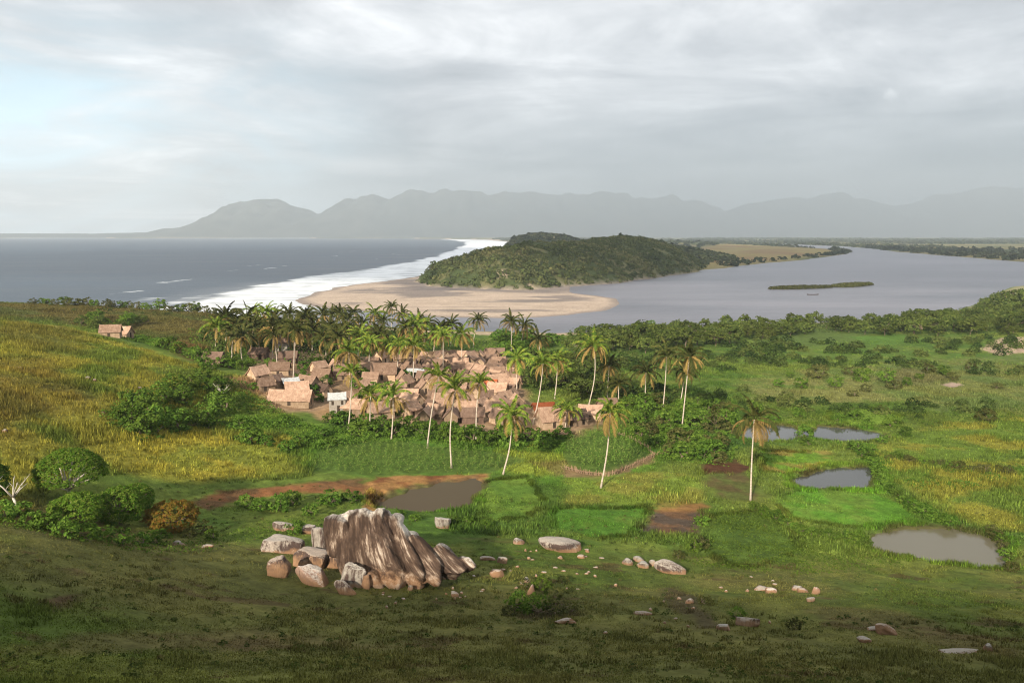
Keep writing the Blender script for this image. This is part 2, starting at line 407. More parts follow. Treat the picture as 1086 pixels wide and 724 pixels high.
M['olive'] = leafmat('olive_leaves', [(.040,.050,.016), (.075,.085,.026), (.13,.12,.045)], .3)
M['dome'] = leafmat('umbrella_tree_leaves', [(.050,.115,.012), (.090,.175,.018), (.170,.205,.040)], .1)
M['rust'] = leafmat('rust_leaves', [(.15,.13,.020), (.24,.095,.026), (.12,.13,.020), (.20,.13,.026)], .05)
M['forest'] = leafmat('forest_leaves', [(.026,.044,.016), (.045,.066,.024), (.080,.092,.036)], .2)
M['farwood'] = leafmat('far_wood_leaves', [(.030,.044,.020), (.050,.062,.030)], .2)
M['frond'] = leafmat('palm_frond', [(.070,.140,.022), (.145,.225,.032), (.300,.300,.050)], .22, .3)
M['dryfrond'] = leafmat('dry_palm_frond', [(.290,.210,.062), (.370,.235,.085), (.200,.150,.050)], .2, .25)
M['darkfrond'] = leafmat('shaded_palm_frond', [(.022,.036,.012), (.048,.060,.018), (.100,.090,.030)], .3, .2)  # darker copy of the frond material, with shade put into its colour
M['grass'] = leafmat('grass_blades', [], use_attr=True, trans=.25)
M['maize'] = leafmat('maize_leaves', [(.075,.160,.026), (.140,.240,.044), (.23,.28,.07)], .1, .3)
def barkmat(name, a, b, sc=3.0, ring=0):
    m, nt, o = newmat(name); v = objco(nt)
    n = noise(nt, mapping(nt, v, (sc, sc, sc * (ring or .3))), 1, 5)
    c = ramp(nt, n, [(.3, a), (.7, b)])
    principled(nt, o, c, .9, .1, bump(nt, n, .6, .05)); return m
M['bark'] = barkmat('bark', (.09,.065,.045), (.22,.17,.12))
M['palebark'] = barkmat('pale_bark', (.38,.33,.27), (.66,.60,.52))
M['palmbark'] = barkmat('palm_trunk_bark', (.34,.27,.21), (.60,.52,.43), 2.0, 4.0)
def groundmat():
    m, nt, o = newmat('ground_cover'); v = objco(nt)
    c = attr(nt, 'col').outputs['Color']
    n1 = noise(nt, v, .9, 6, .65); n2 = noise(nt, v, 4.5, 4, .6); n3 = noise(nt, v, .05, 5, .6)
    f = math_(nt, 'MULTIPLY', math_(nt, 'MULTIPLY_ADD', n1, 1.5, .25), math_(nt, 'MULTIPLY_ADD', n2, .9, .55))
    f = math_(nt, 'MULTIPLY', f, math_(nt, 'MULTIPLY_ADD', n3, .6, .7))
    c = mixc(nt, 1.0, c, f, 'MULTIPLY')
    h = math_(nt, 'ADD', n1, math_(nt, 'MULTIPLY', n2, .4))
    principled(nt, o, c, .95, .05, bump(nt, h, .5, .25)); return m
M['ground'] = groundmat()

# ------------------------------------------------------------------ mesh helpers
def mesh(name, V, Fq=None, Ft=None, mat=None, parent=None, col=None, smooth=False, link=True, mats=None, midx=None):
    V = np.asarray(V, np.float32)
    Fq = np.zeros((0, 4), np.int32) if Fq is None else np.asarray(Fq, np.int32).reshape(-1, 4)
    Ft = np.zeros((0, 3), np.int32) if Ft is None else np.asarray(Ft, np.int32).reshape(-1, 3)
    me = bpy.data.meshes.new(name)
    me.vertices.add(len(V)); me.vertices.foreach_set('co', V.ravel())
    nl = len(Fq) * 4 + len(Ft) * 3
    me.loops.add(nl); me.loops.foreach_set('vertex_index', np.r_[Fq.ravel(), Ft.ravel()].astype(np.int32))
    me.polygons.add(len(Fq) + len(Ft))
    st = np.r_[np.arange(len(Fq)) * 4, len(Fq) * 4 + np.arange(len(Ft)) * 3].astype(np.int32)
    me.polygons.foreach_set('loop_start', st)
    try: me.polygons.foreach_set('loop_total', np.r_[np.full(len(Fq), 4), np.full(len(Ft), 3)].astype(np.int32))
    except Exception: pass
    for q in (mats or ([mat] if mat else [])): me.materials.append(q)
    if midx is not None: me.polygons.foreach_set('material_index', np.asarray(midx, np.int32))
    me.polygons.foreach_set('use_smooth', np.full(len(Fq) + len(Ft), smooth))
    me.update(calc_edges=True); me.validate()
    if col is not None:
        a = me.attributes.new('col', 'FLOAT_COLOR', 'POINT')
        c = np.ones((len(V), 4), np.float32); c[:, :3] = col
        a.data.foreach_set('color', c.ravel())
    o = bpy.data.objects.new(name, me)
    if link: COL.objects.link(o)
    if parent is not None: o.parent = parent
    return o
def tag(o, label=None, cat=None, group=None, kind=None):
    if label: o['label'] = label
    if cat: o['category'] = cat
    if group: o['group'] = group
    if kind: o['kind'] = kind
    return o
def thing(name, label, cat, loc=(0, 0, 0), rz=0, group=None, sc=1.0):
    o = bpy.data.objects.new(name, None); COL.objects.link(o)
    o.location = loc; o.rotation_euler = (0, 0, rz); o.scale = (sc, sc, sc) if isinstance(sc, (int, float)) else sc
    o.empty_display_size = .3
    return tag(o, label, cat, group)
def inst(proto, name, label, cat, loc, rz=0, sc=1.0, group=None):
    """a copy of an unlinked prototype: (part name, mesh, sub-parts)"""
    r = thing(name, label, cat, loc, rz, group, sc)
    for pn, me in proto:
        c = bpy.data.objects.new(pn, me); COL.objects.link(c); c.parent = r
    return r
class MB:
    def __init__(s): s.V = []; s.Q = []; s.T = []; s.n = 0
    def add(s, V, Q=None, T=None):
        V = np.asarray(V, float).reshape(-1, 3)
        if Q is not None and len(Q): s.Q.append(np.asarray(Q, int).reshape(-1, 4) + s.n)
        if T is not None and len(T): s.T.append(np.asarray(T, int).reshape(-1, 3) + s.n)
        s.V.append(V); s.n += len(V)
    def tube(s, pts, rad, k=6):
        pts = np.asarray(pts, float); n = len(pts)
        rad = np.broadcast_to(np.asarray(rad, float), (n,))
        R = []
        for i in range(n):
            t = pts[min(i + 1, n - 1)] - pts[max(i - 1, 0)]; t /= np.linalg.norm(t) + 1e-9
            a = np.cross(t, [0, 1, 0] if abs(t[1]) < .8 else [1, 0, 0]); a /= np.linalg.norm(a); b = np.cross(t, a)
            th = np.arange(k) * 2 * pi / k
            R.append(pts[i] + rad[i] * (np.cos(th)[:, None] * a + np.sin(th)[:, None] * b))
        V = np.concatenate(R); Q = []
        for i in range(n - 1):
            for j in range(k):
                Q.append([i * k + j, i * k + (j + 1) % k, (i + 1) * k + (j + 1) % k, (i + 1) * k + j])
        top = len(V); V = np.vstack([V, pts[-1], pts[0]])
        T = [[(n - 1) * k + j, (n - 1) * k + (j + 1) % k, top] for j in range(k)] + [[(j + 1) % k, j, top + 1] for j in range(k)]
        s.add(V, Q, T)
    def hexa(s, P):
        """8 corners: bottom 4 ccw, top 4 ccw"""
        s.add(P, [[3, 2, 1, 0], [4, 5, 6, 7], [0, 1, 5, 4], [1, 2, 6, 5], [2, 3, 7, 6], [3, 0, 4, 7]])
    def box(s, x0, x1, y0, y1, z0, z1):
        s.hexa([(x0,y0,z0),(x1,y0,z0),(x1,y1,z0),(x0,y1,z0),(x0,y0,z1),(x1,y0,z1),(x1,y1,z1),(x0,y1,z1)])
    def build(s, name, mat, parent=None, smooth=False, link=True):
        V = np.concatenate(s.V)
        Q = np.concatenate(s.Q) if s.Q else None; T = np.concatenate(s.T) if s.T else None
        return mesh(name, V, Q, T, mat, parent, smooth=smooth, link=link)
def leaves(C, Nn, size, rng, aspect=.6):
    """leaf sprays: a bent quad at each centre C with normal about Nn"""
    n = len(C)
    Nn = Nn + rng.normal(0, .55, (n, 3)); Nn /= np.linalg.norm(Nn, axis=1)[:, None] + 1e-9
    r = rng.normal(0, 1, (n, 3)); u = np.cross(Nn, r); u /= np.linalg.norm(u, axis=1)[:, None] + 1e-9
    w = np.cross(Nn, u)
    sz = (size * rng.uniform(.6, 1.35, n))[:, None]
    V = np.stack([C - u * sz, C - w * sz * aspect, C + u * sz, C + w * sz * aspect], 1).reshape(-1, 3)
    Q = np.arange(n * 4).reshape(-1, 4)
    return V, Q
def crown_pts(rng, K, n, rx, ry, rz, rc, zc, lo=-.35, shell=.55):
    """clumps through an uneven ellipsoid; returns leaf centres, normals and clump centres"""
    D = rng.normal(0, 1, (K * 3, 3)); D /= np.linalg.norm(D, axis=1)[:, None]
    D = D[D[:, 2] > lo][:K]; K = len(D)
    rr = rng.uniform(shell, 1.0, K) ** .6
    rr *= 1 - (.5 - shell * .4) * .8 + (1 - shell) * .9 * np.array([vnoise(np.array([d[0] * 2.1 + 5]), np.array([d[1] * 2.1 + d[2] * 1.7]), 7)[0] for d in D])
    CC = D * rr[:, None] * np.array([rx, ry, rz]); CC[:, 2] += zc
    d = rng.normal(0, 1, (K, n, 3)); d /= np.linalg.norm(d, axis=2)[..., None]
    d[..., 2] = np.abs(d[..., 2]) * .9 - .25
    rad = rc * rng.uniform(.65, 1.3, K)[:, None, None] * rng.uniform(.6, 1, (K, n, 1))
    P = CC[:, None] + d * rad
    out = d + D[:, None] * .5 + np.array([0, 0, .35])
    return P.reshape(-1, 3), out.reshape(-1, 3), CC
def make_tree(seed, H, rx, rz, K, n, rc, leaf, lm, bm='bark', trunk_r=.18, lo=-.35, ry=None, nb=7, shell=.55):
    rng = np.random.default_rng(seed); ry = ry or rx
    zc = H - rz
    P, Nn, CC = crown_pts(rng, K, n, rx, ry, rz, rc, zc, lo, shell)
    V, Q = leaves(P, Nn, leaf, rng)
    crown = mesh('crown', V, Q, None, M[lm], link=False)
    mb = MB(); lean = rng.normal(0, .25, 2)
    fork = max(zc - rz * .35, H * .22)
    f = np.array([lean[0], lean[1], fork])
    mb.tube([(0, 0, -.6), (lean[0] * .2, lean[1] * .2, fork * .45), f], [trunk_r * 1.3, trunk_r, trunk_r * .8], 7)
    for i in rng.choice(len(CC), min(nb, len(CC)), False):
        c = CC[i]; m = f * .5 + c * .5 + np.array([0, 0, .12 * H]) * rng.uniform(-.6, .6)
        mb.tube([f - (0, 0, .05), m, c], [trunk_r * .6, trunk_r * .4, trunk_r * .12], 5)
    tr = mb.build('trunk', M[bm], smooth=True, link=False)
    return [('trunk', tr.data), ('crown', crown.data)]

# ------------------------------------------------------------------ ground sheet
def polar(a_list, r_list):
    A, R = np.meshgrid(a_list, r_list)
    return R * np.sin(A), R * np.cos(A)
ang = np.radians(np.r_[np.arange(-180, -44, 3.0), np.arange(-44, 44, .105), np.arange(44, 180.1, 3.0)])
# radii spaced by what a picture row covers on flat ground 36 m below, then on the water plane
r1 = [36 / math.tan(PITCH + math.atan((py - 362) / F)) for py in np.arange(820, 300, -.75)]
r2 = [45 / math.tan(PITCH + math.atan((py - 362) / F)) for py in np.arange(340, 250.5, -.5)]
r1 = [r for r in r1 if r < 420]; r2 = [r for r in r2 if r > 421]
rad = np.array([.3, 2, 5, 9, 13, 16, 19] + list(np.arange(21, 66, .22)) + [r for r in r1 if r > 66] + r2 + [16500])
X, Y = polar(ang, rad)
Z = height(X, Y)
nr, na = X.shape
idx = np.arange(nr * na).reshape(nr, na)
Q = np.stack([idx[:-1, :-1], idx[:-1, 1:], idx[1:, 1:], idx[1:, :-1]], -1).reshape(-1, 4)
Q = Q[:, ::-1]
gcol = albedo(X.ravel(), Y.ravel())
fan = [[idx[0, j], idx[0, j + 1], nr * na] for j in range(na - 1)]
fan = np.array(fan)[:, ::-1]
Vg = np.vstack([np.stack([X.ravel(), Y.ravel(), Z.ravel()], 1), [[0, 0, float(Z[0].mean())]]])
gcol = np.vstack([gcol, gcol[:1]])
# drop cells far under water
zq = Z.ravel()[Q].max(1)
g = mesh('ground', Vg, Q[zq > -2.9], fan, M['ground'], col=gcol, smooth=True)
tag(g, kind='structure')

# ------------------------------------------------------------------ water
def watermat(name, base, rough, wave, foam=False, spec=.5, wscale=1.0, cvar=None):
    m, nt, o = newmat(name); v = objco(nt)
    w1 = noise(nt, mapping(nt, v, (.05 * wscale, .11 * wscale, 1)), 1, 5, .6, .4)
    w2 = noise(nt, mapping(nt, v, (.35 * wscale, .8 * wscale, 1)), 1, 4, .6, .3)
    h = math_(nt, 'ADD', math_(nt, 'MULTIPLY', w1, 2.0), math_(nt, 'MULTIPLY', w2, .5))
    big = noise(nt, mapping(nt, v, (.0035, .011, 1)), 1, 5, .6)
    c = mixc(nt, ramp(nt, big, [(.35, 0.0), (.65, 1.0)]), base, tuple(x * 1.5 for x in base) if cvar is None else cvar)
    rr = math_(nt, 'MULTIPLY_ADD', big, .16, rough - .08)
    if foam:
        fo = attr(nt, 'col').outputs['Color']
        sp = nt.nodes.new('ShaderNodeSeparateColor'); L(nt, fo, sp.inputs[0])
        n1 = noise(nt, mapping(nt, v, (.03, .06, 1)), 1, 8, .68, .6)
        n2 = noise(nt, mapping(nt, v, (.012, .09, 1)), 1, 6, .6, .5)
        nn = math_(nt, 'ADD', math_(nt, 'MULTIPLY', n1, .6), math_(nt, 'MULTIPLY', n2, .4))
        k = math_(nt, 'SUBTRACT', math_(nt, 'ADD', sp.outputs[0], nn), 1.0)
        k = math_(nt, 'MULTIPLY_ADD', k, 5.0, .5, clamp=True)
        c = mixc(nt, sp.outputs[1], c, (.25, .255, .265))
        c = mixc(nt, k, c, ramp(nt, n1, [(.33, (.40, .415, .43)), (.57, (.74, .755, .765))]))
        rr = math_(nt, 'MAXIMUM', rr, math_(nt, 'MULTIPLY', k, .8))
    p = principled(nt, o, c, rr, spec, bump(nt, h, wave, 1.0)); p.inputs['IOR'].default_value = 1.33
    return m
M['sea'] = watermat('sea_water', (.030, .044, .062), .40, .55, True, .35)
M['river'] = watermat('river_water', (.085, .085, .105), .32, .30, False, .34, 1.0, (.185, .175, .20))
# sea and river share one grid and are split along the bar
aw = np.radians(np.r_[np.arange(-75, -44, 1.0), np.arange(-44, 44, .14), np.arange(44, 75.1, 1.0)])
rw = np.array([250, 300, 330] + [45 / math.tan(PITCH + math.atan((py - 362) / F)) for py in np.arange(362, 249.6, -.5)] + [30000, 60000, 120000])
rw = np.unique(rw)
Xw, Yw = polar(aw, rw)
iw = np.arange(Xw.size).reshape(Xw.shape)
Qw = np.stack([iw[:-1, :-1], iw[1:, :-1], iw[1:, 1:], iw[:-1, 1:]], -1).reshape(-1, 4)[:, ::-1]
Qw = Qw[:, ::-1]
RIV = [(-70, 330), (-98, 480), (-92, 560), (0, 600), (-40, 1000), (0, 2000), (400, 4500), (1000, 8000), (1000, 30000), (120000, 120000), (120000, -100), (0, -100)]
xf = Xw.ravel(); yf = Yw.ravel()
cx = xf[Qw].mean(1); cy = yf[Qw].mean(1)
isr = sdf(RIV, cx, cy) > 0
wx = xf + (fbm(xf / 60, yf / 60, 21) - .5) * 18; wy = yf + (fbm(xf / 60, yf / 60, 22) - .5) * 18
dcoast = -np.maximum(sdf(LAND2, wx, wy), sdf(NEAR, xf, yf))        # distance off the shore
surf = W([(60,330),(112,321.5),(160,315),(220,306),(300,295),(360,286.5),(410,279),(450,271.5),(470,265.5),(478,260),(474,256),(462,253),(440,251.6),(400,250.6),(560,250.6),(565,262),(480,300),(300,345)])
ds = sdf(surf, xf + (fbm(xf / 70, yf / 110, 81, 5) - .5) * 60, yf + (fbm(xf / 70, yf / 110, 82, 5) - .5) * 120)
wd = (18 + yf * .035)
fo = sstep(-.3, .8, ds / wd) * .68
band = np.sin((dcoast + (fbm(xf / 120, yf / 200, 83, 4) - .5) * 120) / (14 + yf * .014))
fo = np.where(ds > 0, fo + .46 * band * sstep(0, 40, ds), fo)
inner = sstep(-120, 0, -dcoast + (fbm(xf / 50, yf / 50, 84, 4) - .5) * 40) * (yf < 900)
fo = fo * (1 - .42 * inner * (ds > 0))
fo = np.where((dcoast < 500) & (yf > 8300), .8, fo)
wc = .47 * sstep(.70, .82, fbm(xf / 25, yf / 90, 85, 4)) * (yf < 5000)
fo = np.clip(np.maximum(fo, wc), 0, 1)
wcol = np.stack([fo, inner * (ds > -20), fo * 0], 1)
def sub(Vx, Qx, name, mat, col=None):
    u, inv = np.unique(Qx.ravel(), return_inverse=True)
    return mesh(name, Vx[u], inv.reshape(-1, 4), None, mat, col=None if col is None else col[u], smooth=True)
Vw = np.stack([xf, yf, np.zeros_like(xf)], 1)
tag(sub(Vw, Qw[~isr], 'sea', M['sea'], wcol), kind='structure')
tag(sub(Vw, Qw[isr], 'river', M['river']), kind='structure')
M['pondmud'] = watermat('muddy_water', (.070, .044, .031), .55, .02, False, .06, 30, (.105, .088, .055))
M['pond'] = watermat('pond_water', (.060, .060, .055), .06, .006, False, .5, 6)
M['pondbig'] = watermat('silty_water', (.125, .108, .070), .14, .012, False, .42, 6, (.16, .145, .095))
for n, P, lev in PONDW:
    P = np.array(P); c = P.mean(0)
    # outline grown a little so that its edge runs under the bank
    d = P - c; P2 = c + d * (1 + .9 / np.linalg.norm(d, axis=1))[:, None]
    V = [(a, b, lev) for a, b in P2]
    me = bpy.data.meshes.new('pond'); me.from_pydata(V, [], [list(range(len(V)))])
    me.materials.append(M[{'mud': 'pondmud', 'big': 'pondbig'}.get(n, 'pond')]); me.update()
    if me.polygons[0].normal.z < 0: me.flip_normals()
    o = bpy.data.objects.new('pond', me); COL.objects.link(o); tag(o, kind='structure')

# ------------------------------------------------------------------ mountains across the bay
prof = [(-900,247),(100,247.5),(175,246),(205,239),(228,227),(245,218),(258,214),(270,217),(280,211),(287,210.5),(294,216),(306,219),(330,226),(350,219),(372,212),(398,206),(412,212),(438,205),(470,204),(520,207),(560,205),(600,208),(650,206),(700,210),(740,218),(764,225),(790,217),(812,212),(850,214),(880,207),(910,214),(940,222),(965,219),(1000,208),(1040,203),(1086,200),(1400,202),(1900,215),(2300,235)]
DM = 10800.0
ppx = np.array([p[0] for p in prof], float); pz = np.array([45 + (247.5 - p[1]) / F * DM for p in prof]); pxw = (ppx - 543) / F * DM
gx = np.linspace(-9500, 15500, 620); gy = np.linspace(9350, 12600, 90)
MX, MY = np.meshgrid(gx, gy)
hp = np.interp(MX + (fbm(MX / 500, MY / 700, 91, 5) - .5) * 200, pxw, pz)
rd = 1 - np.abs(fbm(MX / 620, MY / 800, 92, 5) * 2 - 1)
hp = hp + (fbm(MX / 150, MY / 900, 94, 5) - .5) * 125 * sstep(60, 250, hp)
fr = sstep(9400, DM, MY) ** .8 * (1 - .9 * sstep(DM + 300, 12500, MY))
MZ = hp * fr * (.62 + .40 * rd + .12 * sstep(DM - 500, DM, MY)) + (fbm(MX / 160, MY / 200, 93, 4) - .5) * 55 * fr
MZ = np.minimum(MZ, hp * 1.02 + 8) - 6 * (fr < .01)
im = np.arange(MX.size).reshape(MX.shape)
Qm = np.stack([im[:-1, :-1], im[:-1, 1:], im[1:, 1:], im[1:, :-1]], -1).reshape(-1, 4)
m, nt, o_ = newmat('mountain_slopes'); v = objco(nt)
nn = noise(nt, v, .004, 6, .6)
principled(nt, o_, ramp(nt, nn, [(.3, (.035, .042, .034)), (.7, (.085, .085, .07))]), .95, .05)
tag(mesh('mountains', np.stack([MX.ravel(), MY.ravel(), MZ.ravel()], 1), Qm, None, m, smooth=True), kind='structure')

# ------------------------------------------------------------------ far woods (one mass each)
M['massleaf'] = leafmat('clump_leaves', [], use_attr=True, trans=.2)
def mass(name, pts, sizes, per, leafk, mat, seed, squash=.75, tints=None):
    rng = np.random.default_rng(seed)
    K = len(pts)
    d = rng.normal(0, 1, (K, per, 3)); d /= np.linalg.norm(d, axis=2)[..., None]; d[..., 2] = np.abs(d[..., 2])
    s = np.asarray(sizes)[:, None, None]
    P = pts[:, None] + d * s * np.array([1, 1, squash]) * rng.uniform(.7, 1.05, (K, per, 1))
    V, Q = leaves(P.reshape(-1, 3), (d + np.array([0, 0, .3])).reshape(-1, 3), leafk * np.repeat(np.asarray(sizes), per), rng, .8)
    if tints is not None: o = mesh(name, V, Q, None, M['massleaf'], col=np.repeat(tints, per * 4, 0))
    else: o = mesh(name, V, Q, None, mat)
    tag(o, kind='stuff'); return o
def tintset(n, rng, a, b, c, x=None, y=None, sc=40):
    t = rng.beta(1.3, 1.6, n)
    if x is not None: t = np.clip(t * .6 + (fbm(x / sc, y / sc, 66, 3) - .3) * 1.0, 0, 1)
    t = t[:, None]; a, b, c = map(np.array, (a, b, c))
    return np.where(t < .5, a + (b - a) * t * 2, b + (c - b) * (t - .5) * 2)
def scatter(n, x0, x1, y0, y1, seed):
    r = np.random.default_rng(seed); return r.uniform(x0, x1, n), r.uniform(y0, y1, n)
x, y = scatter(15000, -110, 270, 620, 1320, 1)
d = sdf(HEAD, x, y); d2 = sdf(LAND2, x, y)
wxx = x + (fbm(x / 60, y / 60, 21) - .5) * 18; wyy = y + (fbm(x / 60, y / 60, 22) - .5) * 18
keep = (sdf(HEAD, wxx, wyy) > 1) & (np.hypot(x + 30, y - 750) > 4) & ~((fbm(x / 28, y / 28, 33, 3) > .76))
x = x[keep]; y = y[keep]
z = height(x, y)
sz = (1.2 + 4.6 * RG.beta(1.2, 2.6, len(x))) * (.7 + .6 * fbm(x / 40, y / 40, 34))
mass('headland_forest', np.stack([x, y, z - .5], 1), sz, 40, .24, M['forest'], 3, .95, tintset(len(x), RG, (.034,.052,.018), (.085,.105,.034), (.190,.175,.072), x, y))
# woods along the far bank, on the plain and on the hills behind
fw = []
x, y = scatter(30000, -300, 4500, 1000, 6500, 2)
d2 = sdf(LAND2, x, y); dh = sdf(HEAD, x, y)
gf = sdf(W([(735,266),(770,259),(830,262),(880,264),(895,268),(840,275),(760,282),(742,286)]), x, y)
hh = height(x, y)
cl = fbm(x / 260, y / 420, 35, 4)
bank = (d2 > 4) & (d2 < 110) & (x > 250)
keep = (d2 > 5) & (dh < 0) & ((cl > .49) | bank | (hh > 8)) & ((gf < 12) | (d2 < 14)) & (x > np.where(y > 1500, -140, 20))
x, y, hh = x[keep], y[keep], hh[keep]
sz = RG.uniform(4, 9, len(x)) * (1 + y / 6000)
mass('far_woods', np.stack([x, y, hh], 1), sz, 14, .42, M['farwood'], 4, .7, tintset(len(x), RG, (.028,.040,.020), (.050,.062,.030), (.10,.10,.05), x, y, 200))
x, y = scatter(7000, -120, 380, 1180, 2700, 14)
hh = height(x, y); keep = (hh > 3.5) & (sdf(LAND2, x, y) > 8); x, y, hh = x[keep], y[keep], hh[keep]
mass('far_woods', np.stack([x, y, hh], 1), RG.uniform(4, 8, len(x)), 16, .40, None, 15, .7, tintset(len(x), RG, (.034,.050,.022), (.070,.085,.034), (.13,.13,.06), x, y, 90))
# reed bank lying in the river
def reedbank(px0, px1, py, th):
    pts = []
    for t in np.linspace(0, 1, 240):
        a = px0 + (px1 - px0) * t; w = th * sin(pi * min(max(t, .05), .95)) ** .5
        for k in range(5):
            p = plane(a + random.uniform(-2, 2), py[0] + (py[1] - py[0]) * t + random.uniform(-w, w) * .5, 0); pts.append((p[0], p[1], .25))
    return np.array(pts)
for (a, b, py, th) in [(818, 880, (306.3, 304.8), 2.2), (884, 923, (304.0, 301.8), 3.0)]:
    pts = reedbank(a, b, py, th)
    mass('reeds', pts, RG.uniform(.9, 2.0, len(pts)), 14, .35, M['olive'], 6, 1.0)

# ------------------------------------------------------------------ vegetation prototypes
shrubs = [make_tree(100 + i, 1.0 + .12 * (i % 3), .70 + .1 * (i % 2), .62, 34, 24, .22, .075, 'shrub', trunk_r=.05, lo=-.85, nb=4) for i in range(5)]
lush = [make_tree(120 + i, 1.0, .78, .6, 34, 24, .23, .085, 'lush', trunk_r=.05, lo=-.85, nb=4) for i in range(4)]
olive = [make_tree(140 + i, 1.0, .8, .6, 32, 22, .22, .075, 'olive', trunk_r=.05, lo=-.85, nb=4) for i in range(3)]
trees = [make_tree(160 + i, 1.0, .46 + .08 * (i % 3), .46, 60, 26, .15, .046, 'tree', trunk_r=.03, lo=-.8, nb=7) for i in range(6)]
flat = [make_tree(180 + i, 1.0, .72, .40, 66, 26, .14, .048, 'tree', trunk_r=.03, lo=-.6, nb=8) for i in range(3)]
SH = dict(shrub=shrubs, lush=lush, olive=olive, tree=trees, flat=flat)
def plant(kind, px, py, size, label, group, name='shrub', cat='shrub', p=None):
    p = at(px, py) if p is None else p
    s = size * random.uniform(.92, 1.08)
    return inst(random.choice(SH[kind]), name, label, cat, (p[0], p[1], hz(p[0], p[1]) - .04 * s), random.uniform(0, 6.28), (s * random.uniform(.9, 1.15), s * random.uniform(.9, 1.15), s * random.uniform(.8, 1.1)), group)
def fillpoly(kind, poly, n, s0, s1, label, group, name='shrub', cat='shrub', sep=.7, seed=0):
    P = ZP(poly); A = np.array(P); r = np.random.default_rng(seed + 900); got = []
    tries = 0
    while len(got) < n and tries < n * 60:
        tries += 1
        q = r.uniform(A.min(0), A.max(0))
        if float(sdf(P, np.array([q[0]]), np.array([q[1]]))[0]) < 0: continue
        s = r.uniform(s0, s1)
        if any((q[0] - g_[0]) ** 2 + (q[1] - g_[1]) ** 2 < (sep * (s + g_[2])) ** 2 for g_ in got): continue
        got.append((q[0], q[1], s))
        plant(kind if isinstance(kind, str) else random.choice(kind), 0, 0, s, label, group, name, cat, p=q)
    return got
def scrub(poly, n, s0, s1, mat, seed, sq=.8):
    P = ZP(poly); A = np.array(P); r = np.random.default_rng(seed)
    q = r.uniform(A.min(0), A.max(0), (n * 3, 2)); q = q[(sdf(P, q[:, 0], q[:, 1]) > 0) & (fbm(q[:, 0] / 16, q[:, 1] / 12, seed, 4) > .47)][:n]
    mass('scrub', np.stack([q[:, 0], q[:, 1], gridget(HG, q[:, 0], q[:, 1]) - .1], 1), r.uniform(s0, s1, len(q)) * .6, 150, .13, M[mat], seed, sq * 1.25, tintset(len(q), r, (.024,.045,.012), (.052,.080,.020), (.115,.135,.036)))
def row(kind, line, n, s0, s1, label, group, jit=2.0, name='shrub', cat='shrub'):
    L_ = np.array(line, float); seg = np.r_[0, np.cumsum(np.hypot(*np.diff(L_, axis=0).T))]
    for t in np.linspace(0, seg[-1], n):
        a = np.interp(t, seg, L_[:, 0]) + random.uniform(-jit, jit); b = np.interp(t, seg, L_[:, 1]) + random.uniform(-jit, jit) * .4
        plant(kind if isinstance(kind, str) else random.choice(kind), a, b, random.uniform(s0, s1), label, group, name, cat)

g = 'shrubs of the thicket on the yellow hillside'
fillpoly('shrub', [(122,432),(165,418),(215,402),(243,415),(236,452),(205,458),(160,468),(138,462)], 34, 1.8, 3.4, 'dense green shrub in the thicket on the yellow grass hillside', g, sep=.42)
g = 'bushes in the tall grass below the huts'
for px, py, s in [(266,468,2.6),(254,452,1.7),(283,472,1.8),(306,478,2.0),(320,470,2.0),(300,448,1.6),(340,462,1.9),(352,472,1.7)]:
    plant('lush', px, py, s, 'rounded bright green bush in tall grass between the hillside and the village', g)
g = 'bushes along the front edge of the village'
fillpoly(['lush', 'shrub'], [(350,446),(430,452),(520,464),(600,462),(600,474),(500,474),(400,464),(350,458)], 30, 1.8, 3.2, 'leafy green bush along the front edge of the village', g, sep=.45)
g = 'shrubs of the green tangle right of the village'
fillpoly(['lush', 'shrub', 'shrub', 'olive'], [(648,432),(700,428),(760,430),(780,455),(770,490),(720,488),(690,470),(650,455)], 55, 1.7, 3.6, 'leafy shrub in the green tangle to the right of the village', g, sep=.42)
g = 'bushes dotted over the pale meadow'
for px, py, s in [(866,401,4.0),(850,411,3.0),(886,411,3.0),(915,404,4.2),(940,406,3.2),(948,412,2.8),(918,415,1.8),(838,400,2.0),(904,420,1.6),(975,402,2.2),(1001,398,2.6),(1010,403,2.4),(962,409,2.0),(1045,446,2.8),(1058,412,2.0),(1030,392,2.2),(900,397,2.4),(873,392,2.0),(985,395,2.6),(826,410,2.2)]:
    plant('olive' if random.random() < .6 else 'shrub', px, py, s, 'rounded dark bush dotted over the pale meadow before the river woods', g)
g = 'bushes round the upper pond'
for px, py, s in [(853,464,2.6),(856,472,1.8),(780,457,1.9),(890,447,2.2),(920,450,1.8),(945,452,2.4),(960,462,1.8),(905,444,2.0),(846,442,2.2),(820,446,2.0),(800,440,2.4),(770,445,2.4),(935,470,1.6),(925,478,1.4)]:
    plant(random.choice(['shrub', 'lush']), px, py, s, 'green bush standing on the bank of the upper pond', g)
g = 'hedge bushes beside the middle pond'
row(['shrub', 'lush'], [(908,476),(928,494),(938,516),(958,532),(982,548),(1010,556)], 22, 1.0, 1.9, 'green bush in the hedge beside the two lower ponds', g)
g = 'hedge bushes on the field bank before the big pond'
row('shrub', [(800,541),(822,552),(850,566),(885,571),(915,580)], 14, .8, 1.5, 'low bush on the field bank left of the big pond', g)
g = 'bushes behind the big pond'
row(['shrub', 'olive'], [(1050,562),(1066,580),(1072,606)], 7, .8, 1.4, 'dark low bush on the right bank of the big pond', g)
g = 'hedge bushes across the right meadow'
row(['olive', 'shrub'], [(940,486),(985,492),(1030,498),(1086,502)], 16, .8, 1.6, 'low bush in the hedge across the yellow right meadow', g, 5)
scrub([(680,412),(790,414),(900,430),(1030,428),(1086,424),(1086,440),(960,444),(830,438),(690,428)], 70, 1.6, 3.4, 'shrub', 201)
